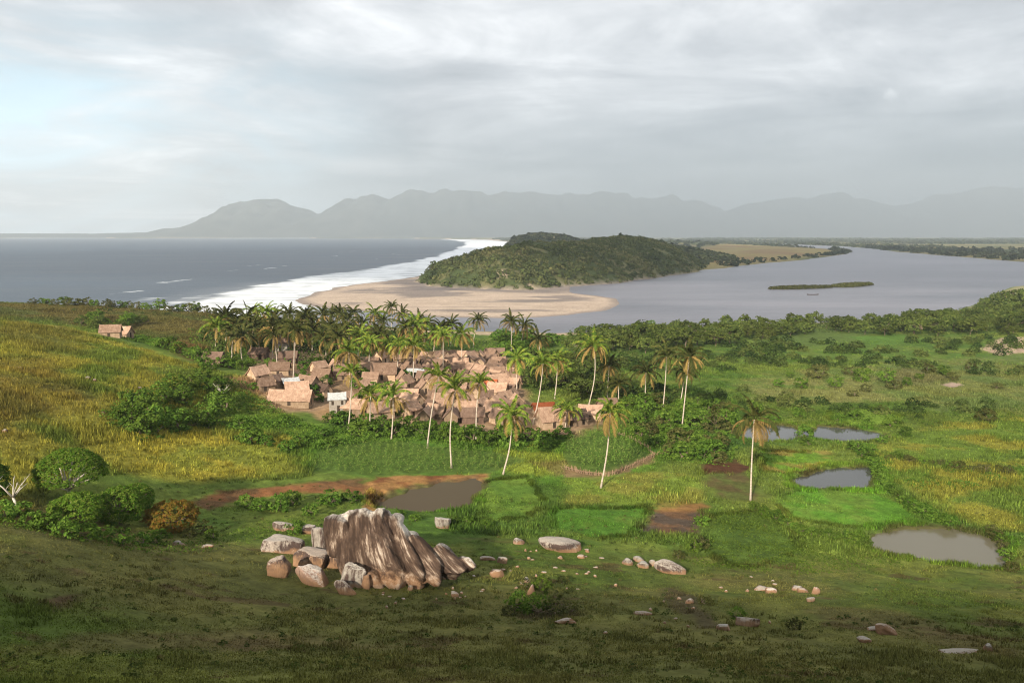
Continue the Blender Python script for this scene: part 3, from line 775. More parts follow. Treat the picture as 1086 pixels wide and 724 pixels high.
scrub([(690,380),(830,378),(960,378),(1086,388),(1086,402),(1000,394),(830,390),(700,396)], 95, 2.0, 4.0, 'shrub', 202)
scrub([(690,366),(790,358),(900,362),(1086,358),(1086,384),(950,378),(820,380),(700,384)], 120, 2.4, 4.8, 'tree', 203)
scrub([(560,376),(690,380),(700,420),(660,425),(560,400)], 70, 2.6, 5.0, 'tree', 204)
scrub([(205,360),(250,350),(330,347),(400,353),(470,360),(400,375),(340,377),(290,367),(250,376),(215,380)], 110, 3.0, 6.0, 'tree', 205, 1.0)
g = 'trees of the woods along the river bank'
fillpoly(['flat', 'tree', 'tree'], [(606,360),(640,359),(712,353),(780,350),(858,347),(941,344),(1014,337),(1100,332),(1100,356),(960,357),(860,354),(790,362),(700,376),(610,380)], 190, 4.5, 8.2, 'dark leafy tree in the woods along the near river bank', g, 'tree', 'tree', sep=.30)
g = 'tall trees on the right river bank'
for px, py, s in [(1044,330,9),(1056,328,12),(1064,331,13),(1074,329,14),(1083,331,14),(1094,330,13),(1038,333,7),(1070,336,9),(1100,335,12),(1086,338,9)]:
    plant('tree', px, py, s, 'tall dark tree in the clump rising beside the river at right', g, 'tree', 'tree')
g = 'trees behind the right half of the village'
fillpoly(['flat', 'tree'], [(556,384),(640,384),(650,424),(610,428),(575,426),(560,410)], 26, 4.0, 6.0, 'dark round tree among palms behind the right end of the village', g, 'tree', 'tree', sep=.4, seed=3)
g = 'shrubs behind the village by the river'
fillpoly('lush', [(520,358),(560,356),(600,362),(560,378),(530,376)], 14, 3.4, 5.2, 'bright green shrub between the village and the river sand', g, sep=.45)
g = 'bushes on the ridge towards the sea'
row(['shrub', 'olive'], [(35,321),(70,321),(110,322),(150,324),(190,327),(230,332)], 26, 2.2, 4.2, 'dark bush on the skyline of the ridge towards the sea', g, 3)
scrub([(40,323),(130,326),(240,332),(330,338),(300,346),(220,338),(160,334),(60,330)], 70, .8, 2.0, 'shrub', 206)
g = 'trees around the two lone huts'
fillpoly(['shrub', 'tree'], [(70,345),(100,338),(140,336),(155,345),(135,350),(100,350)], 18, 2.6, 4.2, 'dark green shrub around the two lone huts on the hill', g, sep=.5)
g = 'bushes along the foot of the yellow hill'
row(['shrub', 'lush'], [(150,362),(175,368),(200,378),(230,384),(255,392)], 14, 1.6, 2.8, 'green bush along the hollow between the hill and the palm grove', g, 3)
g = 'bushes among the stones of the foreground'
for px, py, s in [(560,622,1.1),(575,627,1.2),(590,633,1.0),(550,646,1.3),(570,650,1.6),(588,652,1.4),(605,648,1.0),(540,652,.8),(598,618,.7),(735,585,1.3),(744,580,1.4),(720,592,1.0),(748,640,.8),(782,655,.9),(842,667,.8),(840,602,.7)]:
    plant('olive' if random.random() < .5 else 'shrub', px, py, s, 'small dark bush among the stones on the foreground slope', g)
g = 'bushes around the boulder outcrop'
for px, py, s in [(313,566,1.6),(330,545,1.4),(295,541,2.0),(276,540,1.5),(350,534,1.8),(372,532,1.9),(262,537,1.8),(425,548,.9),(440,552,1.0),(480,556,.9),(497,556,1.0),(515,560,1.0),(310,535,1.8)]:
    plant(random.choice(['shrub', 'lush']), px, py, s, 'leafy green bush close behind the large fluted boulder', g)
g = 'bushes between the left huts'
for px, py, s in [(320,402,2.2),(331,418,2.0),(338,425,1.9),(346,410,2.4),(356,398,2.4),(378,412,2.2),(386,424,2.0),(396,412,2.2),(398,430,2.2),(264,388,2.2),(286,390,2.0),(322,392,2.6),(335,388,2.8),(352,386,3.0),(375,388,2.8),(384,400,2.2),(268,412,1.6),(300,420,1.2),(410,436,2.2),(424,440,2.2),(430,428,2.0),(414,414,2.4),(428,404,2.6)]:
    plant(random.choice(['lush', 'shrub']), px, py, s, 'leafy bush growing between the huts in the left half of the village', g)
for px, py, s in [(216,390,2.6),(224,392,2.2),(238,389,2.6),(243,384,3.0),(212,384,3.0)]:
    plant('shrub', px, py, s, 'dark bush around the long dark hut in the hollow', 'bushes around the hut in the hollow')
plant('shrub', 745, 556, 1.5, 'solitary green bush beside the brown mud plot', None)
plant('lush', 812, 548, 1.5, 'bright broad-leaved bush below the lone right palm', None)

# ------------------------------------------------------------------ gully trees at left
def own_tree(name, label, cat, px, py, seed, H, rx, rz, K, n, rc, leaf, lm, lo=-.2, bm='bark', tr=.16, nb=9, group=None, ry=None, shell=.55):
    p = at(px, py)
    pr = make_tree(seed, H, rx, rz, K, n, rc, leaf, lm, bm, tr, lo, ry, nb, shell)
    return inst(pr, name, label, cat, (p[0], p[1], hz(p[0], p[1])), 0, 1, group)
own_tree('umbrella_tree', 'wide dome-shaped bright green tree on bare forked limbs above the gully', 'tree', 77, 534, 301, 6.4, 3.9, 3.5, 520, 40, .40, .095, 'dome', .0, 'palebark', .2, 18, shell=.9)
own_tree('tree', 'spreading green tree right of the dome-shaped tree in the gully', 'tree', 128, 556, 302, 4.2, 2.6, 2.1, 300, 36, .42, .10, 'dome', -.8, shell=.85)
own_tree('tree', 'low green tree just below the dome-shaped tree crown', 'tree', 82, 556, 303, 3.2, 2.7, 1.6, 280, 34, .4, .10, 'dome', -.8, shell=.85)
own_tree('tree', 'small green tree between the dome-shaped tree and its long shadow', 'tree', 145, 545, 304, 3.6, 1.9, 1.8, 220, 34, .4, .10, 'dome', -.8, shell=.85)
own_tree('rust_bush', 'oval rust-brown and olive bush at the end of the gully trees', 'bush', 183, 562, 305, 3.3, 3.1, 1.8, 360, 44, .34, .085, 'rust', -.9, shell=.7)
own_tree('tree', 'dark tree at the left edge behind the bleached bare tree', 'tree', -16, 536, 306, 4.6, 2.6, 2.1, 260, 32, .45, .11, 'shrub', -.8, shell=.8)
for i, (px, py, s, k) in enumerate([(35,560,1.7,'lush'),(52,564,1.8,'lush'),(88,572,1.7,'lush'),(70,570,1.4,'shrub'),(110,574,1.6,'shrub'),(20,548,1.7,'shrub'),(130,578,1.3,'shrub'),(150,578,1.4,'shrub'),(212,566,1.5,'olive'),(200,570,1.1,'olive'),(5,552,1.6,'shrub'),(225,572,1.0,'shrub')]):
    plant(k, px, py, s, 'green bush low in the gully under the dome-shaped tree', 'bushes low in the gully')
plant('lush', 166, 576, 1.7, 'yellow-green bright bush at the lip of the gully below the rust bush', None)
def bare_tree(px, py, H, label, seed, lean=(-.12, 0), group=None, leafy=False):
    p = at(px, py); rng = np.random.default_rng(seed)
    t = thing('bare_tree', label, 'tree', (p[0], p[1], hz(p[0], p[1]) - .2))
    mb = MB(); f = np.array([lean[0] * H, 0, H * .45])
    mb.tube([(0, 0, 0), f * .5 + (.08, 0, 0), f], [.18, .14, .11], 7)
    mb.build('trunk', M['palebark'], t, True)
    tips = []
    for k in range(6):
        a = k * 1.05 + rng.uniform(-.3, .3); e = np.array([cos(a) * H * .42, sin(a) * H * .3, H * rng.uniform(.25, .55)])
        mb = MB(); mb.tube([f - (0, 0, .06), f + e * .45 + (0, 0, .1), f + e], [.085, .055, .015], 5)
        for q in (.45, .7):
            b = f + e * q + np.array([0, 0, .06]); e2 = np.array([rng.normal(0, .3), rng.normal(0, .3), rng.uniform(.2, .5)]) * H * .3
            mb.tube([b, b + e2 * .5 + (0, 0, .05), b + e2], [.035, .025, .008], 4)
        mb.build('branch', M['palebark'], t, True); tips.append(f + e)
    return t, tips
bare_tree(21, 546, 4.5, 'bleached bare tree with forked pale limbs left of the dome-shaped tree', 1)
t, tips = bare_tree(236, 428, 4.2, 'thin tree with a white trunk and sparse crown on the grassy slope', 2, (.02, 0))
P = np.concatenate([c + RG.normal(0, .35, (30, 3)) for c in tips]); V, Q = leaves(P, np.tile([0, 0, 1.], (len(P), 1)), .10, RG)
mesh('crown', V, Q, None, M['olive'], t)

# ------------------------------------------------------------------ palms
def frond(mb, base, az, el, Ln, droop, rng, leafw=.11, ll=.72, nl=17):
    """arching midrib with drooping leaflets on both sides"""
    pts = []; p = np.array(base, float); e = el; st = Ln / 9
    h = np.array([cos(az), sin(az), 0]); side = np.array([-sin(az), cos(az), 0])
    for i in range(10):
        pts.append(p.copy()); p = p + st * (h * cos(e) + np.array([0, 0, sin(e)])); e -= droop / 9 * (1 + .12 * i)
    pts = np.array(pts); mb.tube(pts, np.linspace(.045, .01, 10), 3)
    T = np.linspace(.14, 1, nl)
    for s in (-1, 1):
        B = np.stack([np.interp(T, np.linspace(0, 1, 10), pts[:, k]) for k in range(3)], 1)
        D = np.gradient(B, axis=0); D /= np.linalg.norm(D, axis=1)[:, None]
        ln = ll * np.sin(pi * (.12 + .80 * T)) ** .7 * rng.uniform(.8, 1.15, nl) * Ln / 3.6
        tip = B + (side * s * .74 + D * .55) * ln[:, None] - np.array([0, 0, 1]) * (ln * rng.uniform(.30, .75, nl))[:, None]
        w = D * leafw * (Ln / 3.6) * 1.5
        V = np.stack([B - w, tip, B + w], 1).reshape(-1, 3)
        mb.add(V, None, np.arange(nl * 3).reshape(-1, 3))
def palm_crown(seed, size=1.0, dry=9, green=17, up=1.0, lm='frond', dm='dryfrond'):
    rng = np.random.default_rng(seed); out = []
    mb = MB()
    for i in range(green):
        f = i / green
        az = i * 2.39996 + rng.normal(0, .15)
        el = radians(82 - 70 * f * up + rng.normal(0, 6))
        frond(mb, (.1 * cos(az), .1 * sin(az), .1), az, el, size * rng.uniform(3.2, 4.1) * (.85 + .2 * f), radians(48 + 48 * f + rng.normal(0, 10)), rng)
    out.append(('crown', mb.build('crown', M[lm], link=False).data))
    if dry:
        mb = MB()
        for i in range(dry):
            az = i * 2.39996 * 1.1 + rng.normal(0, .2)
            frond(mb, (.12 * cos(az), .12 * sin(az), -.05), az, radians(rng.uniform(-35, 12)), size * rng.uniform(2.6, 3.7), radians(rng.uniform(45, 75)), rng, .085, .58, 14)
        out.append(('dead_fronds', mb.build('dead_fronds', M[dm], link=False).data))
    return out
PC = [palm_crown(400 + i, .9 + .06 * i, 6 + 2 * i, 18 - i) for i in range(5)]
PCY = [palm_crown(420 + i, 1.0, 14, 13, .8) for i in range(2)]
PCU = [palm_crown(430 + i, 1.0, 9, 14, .55) for i in range(2)]       # tall upright green spears over dry skirts
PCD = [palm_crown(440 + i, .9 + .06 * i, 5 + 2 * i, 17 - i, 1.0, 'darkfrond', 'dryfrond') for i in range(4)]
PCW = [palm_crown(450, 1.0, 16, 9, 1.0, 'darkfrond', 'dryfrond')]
CR = dict(n=PC, y=PCY, u=PCU, d=PCD, w=PCW)
def palm(bx, by, tx, ty, label, kind='n', size=1.0, group=None, curve=0.0, tr=.14):
    b = at(bx, by); top = at_depth(tx, ty, b[1]); bz = hz(b[0], b[1])
    h = top - np.array([b[0], b[1], bz])
    t = thing('coconut_palm', label, 'palm tree', (b[0], b[1], bz), 0, group)
    mb = MB(); n = 9; pts = []
    for i in range(n):
        f = i / (n - 1)
        q = h * f; q = q + np.array([curve * sin(pi * f), .25 * curve * sin(pi * f), 0]); pts.append(q)
    pts[0] = pts[0] - np.array([0, 0, .4])
    r = tr * (1 - .42 * np.linspace(0, 1, n)); r[0] *= 1.5
    mb.tube(pts, r, 7)
    mb.build('trunk', M['palmbark'], t, True)
    rz = random.uniform(0, 6.28)
    for pn, me in random.choice(CR[kind]):
        c = bpy.data.objects.new(pn, me); COL.objects.link(c); c.parent = t
        c.location = h; c.rotation_euler = (random.uniform(-.22, .22), random.uniform(-.22, .22), rz); c.scale = (size * 1.12,) * 3
    return t
FP = [
 (479,496,483,414,'palm with a pale slim trunk standing before the centre of the village','u',1.0,-.5),
 (453,475,465,400,'leaning palm with small upright crown left of the tall central palm','u',.85,-.2),
 (505,467,508,407,'slim palm with narrow bright green crown right of the tall central palm','u',.8,-.2),
 (533,503,542,441,'short palm with wide star crown and one hanging dead frond before the village','n',1.0,.5),
 (637,517,647,438,'palm with yellow crown standing at the corner of the maize fence','y',.95,.3),
 (565,450,576,386,'leaning palm with a curved pale trunk at the right of the huts','n',1.05,.3),
 (588,423,591,382,'palm close behind the leaning curved palm','n',1.0,.2),
 (594,410,597,392,'small palm hidden behind two taller ones right of the huts','n',.9,0),
 (624,430,630,367,'tall palm with trunk bent at its foot near the right end of the huts','n',1.1,.8),
 (599,456,602,435,'low stout palm with broad dull crown before the red-roofed hut','n',1.1,0),
 (548,421,548,381,'straight palm right behind the packed brown roofs','n',1.1,0),
 (644,421,646,388,'dull palm behind the corner of the maize field','d',1.0,0),
 (656,427,656,408,'bushy low palm with olive crown left of the three tall meadow palms','d',1.1,0),
 (684,427,685,395,'shorter dark palm leftmost of the row right of the village','d',1.15,0),
 (703,434,707,378,'dark drooping palm second in the row right of the village','d',1.15,.1),
 (723,455,731,378,'tall slender palm in front of the row right of the village','d',1.1,0),
 (721,431,727,394,'thin palm close behind the tall slender one right of the village','d',1.0,0),
 (796,531,800,445,'lone palm with brown drooping crown between two ponds','w',1.15,-.1),
 (415,466,417,421,'palm with upright green crown at the left front of the village','u',1.0,.1),
 (392,456,393,420,'palm with shaggy crown beside the white two-storey hut','u',1.0,0),
 (369,457,373,396,'thin pale palm just right of the white two-storey hut','u',.8,.15),
 (371,405,370,373,'palm with drooping golden crown behind the white two-storey hut','y',1.3,0),
 (391,396,392,364,'palm left of the large pale-ridged hut','n',1.1,0),
 (411,392,412,366,'slim palm over the large pale-ridged hut','n',1.0,0),
 (421,397,423,367,'yellow palm right behind the large pale-ridged hut','y',1.15,0),
 (438,410,439,367,'tall palm beside the open tin-roofed shelter','n',1.1,0),
 (311,401,312,350,'thick-trunked tall palm among the upper left huts','d',1.35,.1),
 (295,396,291,356,'leaning thin palm among the upper left huts','d',1.0,0),
 (289,381,289,346,'palm behind the pale hut at the grove edge','d',1.1,0),
 (470,396,470,356,'palm behind the grey tin roof at the village back','n',1.0,0),
 (489,383,490,354,'dark palm over the upper edge of the packed roofs','n',1.1,.1),
 (502,369,507,340,'lone palm against the river with its crown swept sideways','d',1.25,-.4),
 (542,376,542,342,'left one of two palms against the river behind the village','d',1.15,.1),
 (550,372,556,345,'right one of two palms against the river behind the village','d',1.2,.2),
 (572,385,572,360,'palm right of the twin palms by the river','d',1.1,0),
 (415,352,415,326,'palm that rises above the grove against the sandbank','d',1.25,0),
 (423,357,427,334,'palm just below the highest one of the grove edge','d',1.2,0),
 (449,368,453,344,'palm with a slim trunk on the right flank of the grove','d',1.2,0),
]
for bx, by, tx, ty, lab, k, sz, cu in FP:
    palm(bx, by, tx, ty, 'coconut ' + lab, k, sz, None, cu)
GR = [(228,372,228,347),(239,368,241,337),(250,374,252,350),(262,366,262,338),(275,372,274,346),(284,362,285,332),(297,370,297,345),(306,362,306,336),(320,366,321,340),(331,374,330,354),(339,362,340,336),(350,370,350,346),(360,362,360,335),(367,372,368,350),(375,356,375,331),(385,364,385,341),(394,360,395,336),(402,374,403,351),(431,374,432,350),(440,374,439,349),(460,374,461,352),(468,372,468,350),(478,368,480,345),(380,380,381,357),(345,384,345,360),(358,386,357,358),(400,384,400,360),(246,380,246,358),(233,358,233,340),(312,374,313,352),(326,360,327,335),(370,364,371,342),(270,358,270,333),(292,357,293,334),(446,360,446,338),(408,362,408,340),(354,357,353,334),(244,362,244,342),(257,384,257,357),(266,378,267,352)]
for i, (a, b, c, d_) in enumerate(GR):
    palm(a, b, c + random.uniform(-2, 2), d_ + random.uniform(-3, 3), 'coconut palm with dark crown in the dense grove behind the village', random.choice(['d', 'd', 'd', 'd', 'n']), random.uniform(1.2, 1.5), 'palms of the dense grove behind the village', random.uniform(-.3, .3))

# ------------------------------------------------------------------ huts
def thatchmat(name, a, b, c):
    m, nt, o = newmat(name); v = objco(nt)
    oi = nt.nodes.new('ShaderNodeObjectInfo')
    ad = nt.nodes.new('ShaderNodeVectorMath'); ad.operation = 'ADD'; L(nt, v, ad.inputs[0]); L(nt, oi.outputs['Location'], ad.inputs[1])
    n1 = noise(nt, mapping(nt, ad.outputs[0], (9, 1.2, 1.2)), 1, 5, .65); n2 = noise(nt, ad.outputs[0], 1.1, 4, .6)
    col = ramp(nt, math_(nt, 'MULTIPLY_ADD', n1, .55, math_(nt, 'MULTIPLY', n2, .45)), [(.3, a), (.5, b), (.72, c)])
    br = math_(nt, 'MULTIPLY_ADD', oi.outputs['Random'], .85, .55)
    col = mixc(nt, 1.0, col, br, 'MULTIPLY')
    principled(nt, o, col, .95, .05, bump(nt, n1, .8, .08)); return m
M['thatch'] = thatchmat('palm_thatch', (.15,.092,.062), (.31,.198,.140), (.50,.355,.265))
M['darkthatch'] = thatchmat('old_thatch', (.085,.055,.042), (.155,.100,.075), (.23,.16,.12))
M['wallmat'] = thatchmat('woven_palm_wall', (.20,.135,.085), (.34,.24,.16), (.48,.37,.27))
M['whitewall'] = thatchmat('pale_plank_wall', (.34,.29,.24), (.48,.43,.37), (.60,.55,.49))
M['rusty'] = thatchmat('rusty_sheet', (.20,.055,.025), (.30,.085,.035), (.38,.14,.07))
def tinmat():
    m, nt, o = newmat('tin_sheet'); v = objco(nt)
    w = nt.nodes.new('ShaderNodeTexWave'); w.inputs['Scale'].default_value = 6; L(nt, v, w.inputs['Vector'])
    n = noise(nt, v, 2, 4); c = ramp(nt, n, [(.3, (.34, .34, .34)), (.7, (.54, .54, .53))])
    p = principled(nt, o, c, .5, .4, bump(nt, w.outputs['Fac'], .3, .02)); return m
M['tin'] = tinmat()
def darkmat():
    m, nt, o = newmat('dark_wood'); v = objco(nt)
    principled(nt, o, ramp(nt, noise(nt, v, 5, 4), [(.3, (.03, .022, .018)), (.7, (.075, .055, .04))]), .9, .1); return m
M['dark'] = darkmat()
def hut_proto(w, d, hw, hr, roof='thatch', wall='wallmat', over=.35, seed=0, lift=.15, hip=.0, window=False, openf=False):
    """ridge along x; walls on short stilts; ragged thick roof"""
    rng = np.random.default_rng(seed); a, b = w / 2, d / 2; z0 = lift; z1 = lift + hw; zr = z1 + hr
    out = []
    mb = MB()
    if openf:
        for sx in (-1, 1):
            for sy in (-1, 1):
                mb.tube([(sx * (a - .1), sy * (b - .1), -.5), (sx * (a - .1), sy * (b - .1), z1 + .05)], .07, 6)
        out.append(('post', mb.build('post', M['dark'], link=False).data)); 
        mb = MB(); mb.box(-a, a, b - .08, b, z0, z1)
        out.append(('wall', mb.build('wall', M[wall], link=False).data))
    else:
        # one closed body with gable tops
        V = [(-a,-b,-.4),(a,-b,-.4),(a,b,-.4),(-a,b,-.4),(-a,-b,z1),(a,-b,z1),(a,b,z1),(-a,b,z1),(-a,0,zr - .12),(a,0,zr - .12)]
        mb.add(V, [[0,1,5,4],[1,2,6,5],[2,3,7,6],[3,0,4,7],[3,2,1,0],[4,5,9,8],[6,7,8,9]], [[5,6,9],[7,4,8]])
        out.append(('wall', mb.build('wall', M[wall], link=False).data))
    # roof: two sagging slabs in one closed shell
    mb = MB(); nx = 9; th = .16
    xs = np.linspace(-a - over, a + over, nx)
    k = (hr) / b
    rows_ = []
    for (yy, zz) in [(-b - over, zr - k * (b + over)), (-b * .5, zr - k * b * .5 - .03), (0, zr + .03), (b * .5, zr - k * b * .5 - .03), (b + over, zr - k * (b + over))]:
        rows_.append([(x + rng.normal(0, .03), yy + (rng.normal(0, .07) if abs(yy) > b else 0), zz + .10 + rng.normal(0, .035) + .10 * (abs(x) / (a + over)) ** 2 * (yy == 0)) for x in xs])
    T_ = np.array(rows_); B_ = T_ - np.array([0, 0, th])
    V = np.concatenate([T_.reshape(-1, 3), B_.reshape(-1, 3)]); n = nx * 5
    Qr = []
    for i in range(4):
        for j in range(nx - 1):
            q = [i * nx + j, i * nx + j + 1, (i + 1) * nx + j + 1, (i + 1) * nx + j]
            Qr.append(q); Qr.append([x_ + n for x_ in q[::-1]])
    for j in range(nx - 1):
        Qr.append([j + 1, j, n + j, n + j + 1]); e = 4 * nx; Qr.append([e + j, e + j + 1, n + e + j + 1, n + e + j])
    for i in range(4):
        Qr.append([i * nx, (i + 1) * nx, n + (i + 1) * nx, n + i * nx]); e = nx - 1; Qr.append([(i + 1) * nx + e, i * nx + e, n + i * nx + e, n + (i + 1) * nx + e])
    mb.add(V, Qr)
    out.append(('roof', mb.build('roof', M[roof], link=False).data))
    if not openf:
        mb = MB(); dx = rng.uniform(-.25, .25) * w
        mb.box(dx - .36, dx + .36, -b - .035, -b + .01, z0 + .02, z0 + min(1.65, hw - .12))
        out.append(('door', mb.build('door', M['dark'], link=False).data))
        mb = MB(); mb.box(a - .01, a + .035, -.3, .3, z0 + .02, z0 + min(1.6, hw - .1))
        out.append(('door', mb.build('door', M['dark'], link=False).data))
        if window:
            for wx in (-.28 * w, .3 * w):
                mb = MB(); mb.box(wx - .28, wx + .28, -b - .035, -b + .01, z0 + hw * .55, z0 + hw * .85)
                out.append(('window', mb.build('window', M['dark'], link=False).data))
    return out
HV = [hut_proto(4.4, 3.2, 1.7, 1.5, 'thatch', 'wallmat', .4, 1), hut_proto(3.6, 3.0, 1.6, 1.5, 'thatch', 'wallmat', .35, 2), hut_proto(5.2, 3.4, 1.7, 1.6, 'thatch', 'wallmat', .4, 3),
      hut_proto(3.4, 2.6, 1.5, 1.3, 'darkthatch', 'wallmat', .3, 4), hut_proto(4.2, 3.2, 1.8, 1.6, 'darkthatch', 'wallmat', .35, 5), hut_proto(4.6, 3.0, 1.6, 1.7, 'thatch', 'wallmat', .45, 6)]
SPEC = dict(n=HV, long=[hut_proto(9.2, 3.6, 1.5, 1.7, 'thatch', 'wallmat', .4, 7)], tall=[hut_proto(3.9, 3.4, 3.3, 1.1, 'tin', 'whitewall', .3, 8, window=True)],
            big=[hut_proto(6.4, 4.6, 2.1, 2.3, 'thatch', 'wallmat', .5, 9)], tin=[hut_proto(3.6, 2.8, 1.7, .7, 'tin', 'wallmat', .3, 10)],
            shelter=[hut_proto(4.2, 3.2, 2.2, .5, 'tin', 'wallmat', .3, 11, openf=True)], red=[hut_proto(5.0, 3.4, 1.7, 1.2, 'rusty', 'wallmat', .35, 12)],
            dark=[hut_proto(5.2, 3.4, 1.8, 1.5, 'darkthatch', 'darkthatch', .4, 13)], pale=[hut_proto(4.2, 3.6, 3.0, 1.3, 'thatch', 'whitewall', .35, 14)])
placed = []
def hut(kind, px, py, rz, label, group=None, sc=1.0, p=None):
    p = at(px, py) if p is None else p
    placed.append((p[0], p[1]))
    return inst(random.choice(SPEC[kind]), 'thatched_hut' if kind not in ('tin', 'shelter', 'red') else ('open_shelter' if kind == 'shelter' else 'hut'), label, 'hut', (p[0], p[1], hz(p[0], p[1])), radians(rz), sc, group)
for a in [
 ('long',309,429,-4,'long low thatched hut at the left front corner of the village'),
 ('tall',358,436,12,'white two-storey hut with a pale tin roof at the village front'),
 ('n',377,438,-20,'small brown hut squeezed right of the white two-storey hut'),
 ('big',407,402,8,'large hut with a high pale ridge near the middle palms'),
 ('shelter',441,402,4,'open shelter with a white tin roof on dark posts'),
 ('tin',460,389,10,'low hut under a wide grey tin roof at the back of the village'),
 ('red',517,414,-8,'hut with a rust-red sheet roof among the packed brown roofs'),
 ('red',576,440,14,'rust-red roofed hut behind the round thatched hut at right'),
 ('tin',308,412,30,'little hut with one bright tin roof above the long hut'),
 ('pale',299,372,4,'pale two-storey hut at the edge of the palm grove'),
 ('dark',275,380,-6,'brown hut at the grove edge left of the pale two-storey hut'),
 ('dark',306,384,4,'dark-roofed hut just below the pale two-storey hut'),
 ('n',297,397,6,'hut with a broad pale front wall among the upper left huts'),
 ('n',274,402,60,'steep-gabled hut at the left end of the village'),
 ('n',294,409,70,'tall-gabled hut between the dirt yard and the long hut'),
 ('n',282,414,40,'small pale hut beside the bare dirt yard'),
 ('n',315,419,20,'light-roofed hut right behind the long hut'),
 ('n',327,412,-30,'brown hut behind the right end of the long hut'),
 ('n',342,404,-14,'broad thatched hut standing alone above the green gap'),
 ('n',344,419,-40,'gabled hut left of the white two-storey hut'),
 ('n',365,402,10,'small hut under the golden drooping palm'),
 ('dark',227,386,-8,'long dark hut by itself on the hollow left of the village'),
 ('dark',501,447,6,'dark hut at the front behind the slim bright-crowned palm'),
 ('dark',527,379,-4,'dark brown hut at the far back right of the village'),
 ('big',586,452,20,'round-backed thatched hut in the right front of the village'),
 ('n',626,444,-6,'hut near the right end under the bent-footed palm'),
 ('n',644,436,12,'last hut at the right end of the village beside the maize field'),
 ('n',612,450,30,'pale low hut between the stout palm and the maize field'),
 ('n',118,357,15,'lone hut on the hill, left one of the two'),
 ('n',132,358,-15,'lone hut on the hill, right one of the two'),
 ]:
    hut(*a[:5], None, dict(n=.84, tall=.82, big=.86, dark=.82, pale=.85, long=.9, red=.85).get(a[0], .9))
core = ZP([(420,398),(452,382),(520,380),(545,396),(556,440),(530,452),(470,450),(440,446),(420,425)])
fill2 = ZP([(330,395),(420,380),(450,378),(440,450),(385,444),(350,432)])
r_ = np.random.default_rng(77)
for poly, nmax, sep, lab, grp in [(core, 110, 3.6, 'brown thatched hut crowded among others in the packed middle of the village', 'huts of the packed village middle'),
                       (fill2, 12, 5.6, 'brown thatched hut half hidden by palms left of the packed village middle', 'huts half hidden by palms')]:
    A = np.array(poly); k = 0
    for tr_ in range(6000):
        q = r_.uniform(A.min(0), A.max(0))
        if float(sdf(poly, np.array([q[0]]), np.array([q[1]]))[0]) < 0: continue
        if any((q[0] - a) ** 2 + (q[1] - b) ** 2 < sep ** 2 for a, b in placed): continue
        hut('n', 0, 0, r_.uniform(-90, 90), lab, grp, r_.uniform(.66, .92), p=q); k += 1
        if k >= nmax: break
    print('huts', k)

# ------------------------------------------------------------------ rocks
def rockmat(name, stops, stain=(.29,.165,.09), dark=(.075,.05,.042), streak=0.5, stainz=1.0, white=(.62,.56,.50), axis=(1, 1, .12)):
    m, nt, o = newmat(name); v = objco(nt)
    g_ = nt.nodes.new('ShaderNodeNewGeometry')
    oi = nt.nodes.new('ShaderNodeObjectInfo')
    ad = nt.nodes.new('ShaderNodeVectorMath'); ad.operation = 'ADD'; L(nt, v, ad.inputs[0]); L(nt, oi.outputs['Location'], ad.inputs[1]); vv = ad.outputs[0]
    n1 = noise(nt, vv, 1.3, 6, .65); n2 = noise(nt, vv, 7, 5, .7)
    base = ramp(nt, math_(nt, 'MULTIPLY_ADD', n1, .7, math_(nt, 'MULTIPLY', n2, .3)), stops)
    st = noise(nt, mapping(nt, vv, tuple(3.4 * a for a in axis)), 1, 6, .65, .2)
    big = noise(nt, vv, .45, 3, .5)
    ks = math_(nt, 'MULTIPLY_ADD', math_(nt, 'ADD', math_(nt, 'MULTIPLY', st, 1.0), math_(nt, 'MULTIPLY', big, .5)), 7.0, -7.0 * (1.02 - streak * .55), clamp=True)
    c = mixc(nt, ks, base, dark)
    sep = nt.nodes.new('ShaderNodeSeparateXYZ'); L(nt, v, sep.inputs[0])
    kz = math_(nt, 'MULTIPLY_ADD', math_(nt, 'ADD', math_(nt, 'MULTIPLY', sep.outputs[2], -1 / stainz), math_(nt, 'MULTIPLY', n1, 1.6)), 2.2, .1, clamp=True)
    c = mixc(nt, math_(nt, 'MULTIPLY', kz, .8), c, stain)
    sn = nt.nodes.new('ShaderNodeSeparateXYZ'); L(nt, g_.outputs['True Normal'], sn.inputs[0])
    kt = math_(nt, 'MULTIPLY_ADD', math_(nt, 'ADD', sn.outputs[2], math_(nt, 'MULTIPLY', n2, .8)), 4.0, -4.4, clamp=True)
    c = mixc(nt, math_(nt, 'MULTIPLY', kt, .85), c, white)
    h = math_(nt, 'ADD', math_(nt, 'MULTIPLY', n2, .5), math_(nt, 'ADD', n1, math_(nt, 'MULTIPLY', st, .8)))
    principled(nt, o, c, .9, .15, bump(nt, h, .8, .12)); return m
GREYR = [(.3, (.17, .13, .105)), (.5, (.31, .26, .22)), (.7, (.50, .44, .38))]
M['rock'] = rockmat('weathered_granite', GREYR, streak=.72, stainz=.7, white=(.40, .35, .30))
M['rockwhite'] = rockmat('pale_granite', [(.3, (.15, .125, .10)), (.5, (.27, .235, .20)), (.7, (.42, .38, .33))], streak=.55, stainz=.6, white=(.40, .365, .32))
M['rockorange'] = rockmat('rust_stained_granite', [(.3, (.20, .12, .07)), (.5, (.32, .20, .12)), (.7, (.44, .34, .26))], streak=.82, stainz=1.6, white=(.42, .34, .28))
M['rockred'] = rockmat('reddish_granite', [(.3, (.20, .11, .08)), (.7, (.40, .28, .22))], streak=.4, stainz=1.2)
_ico = {}
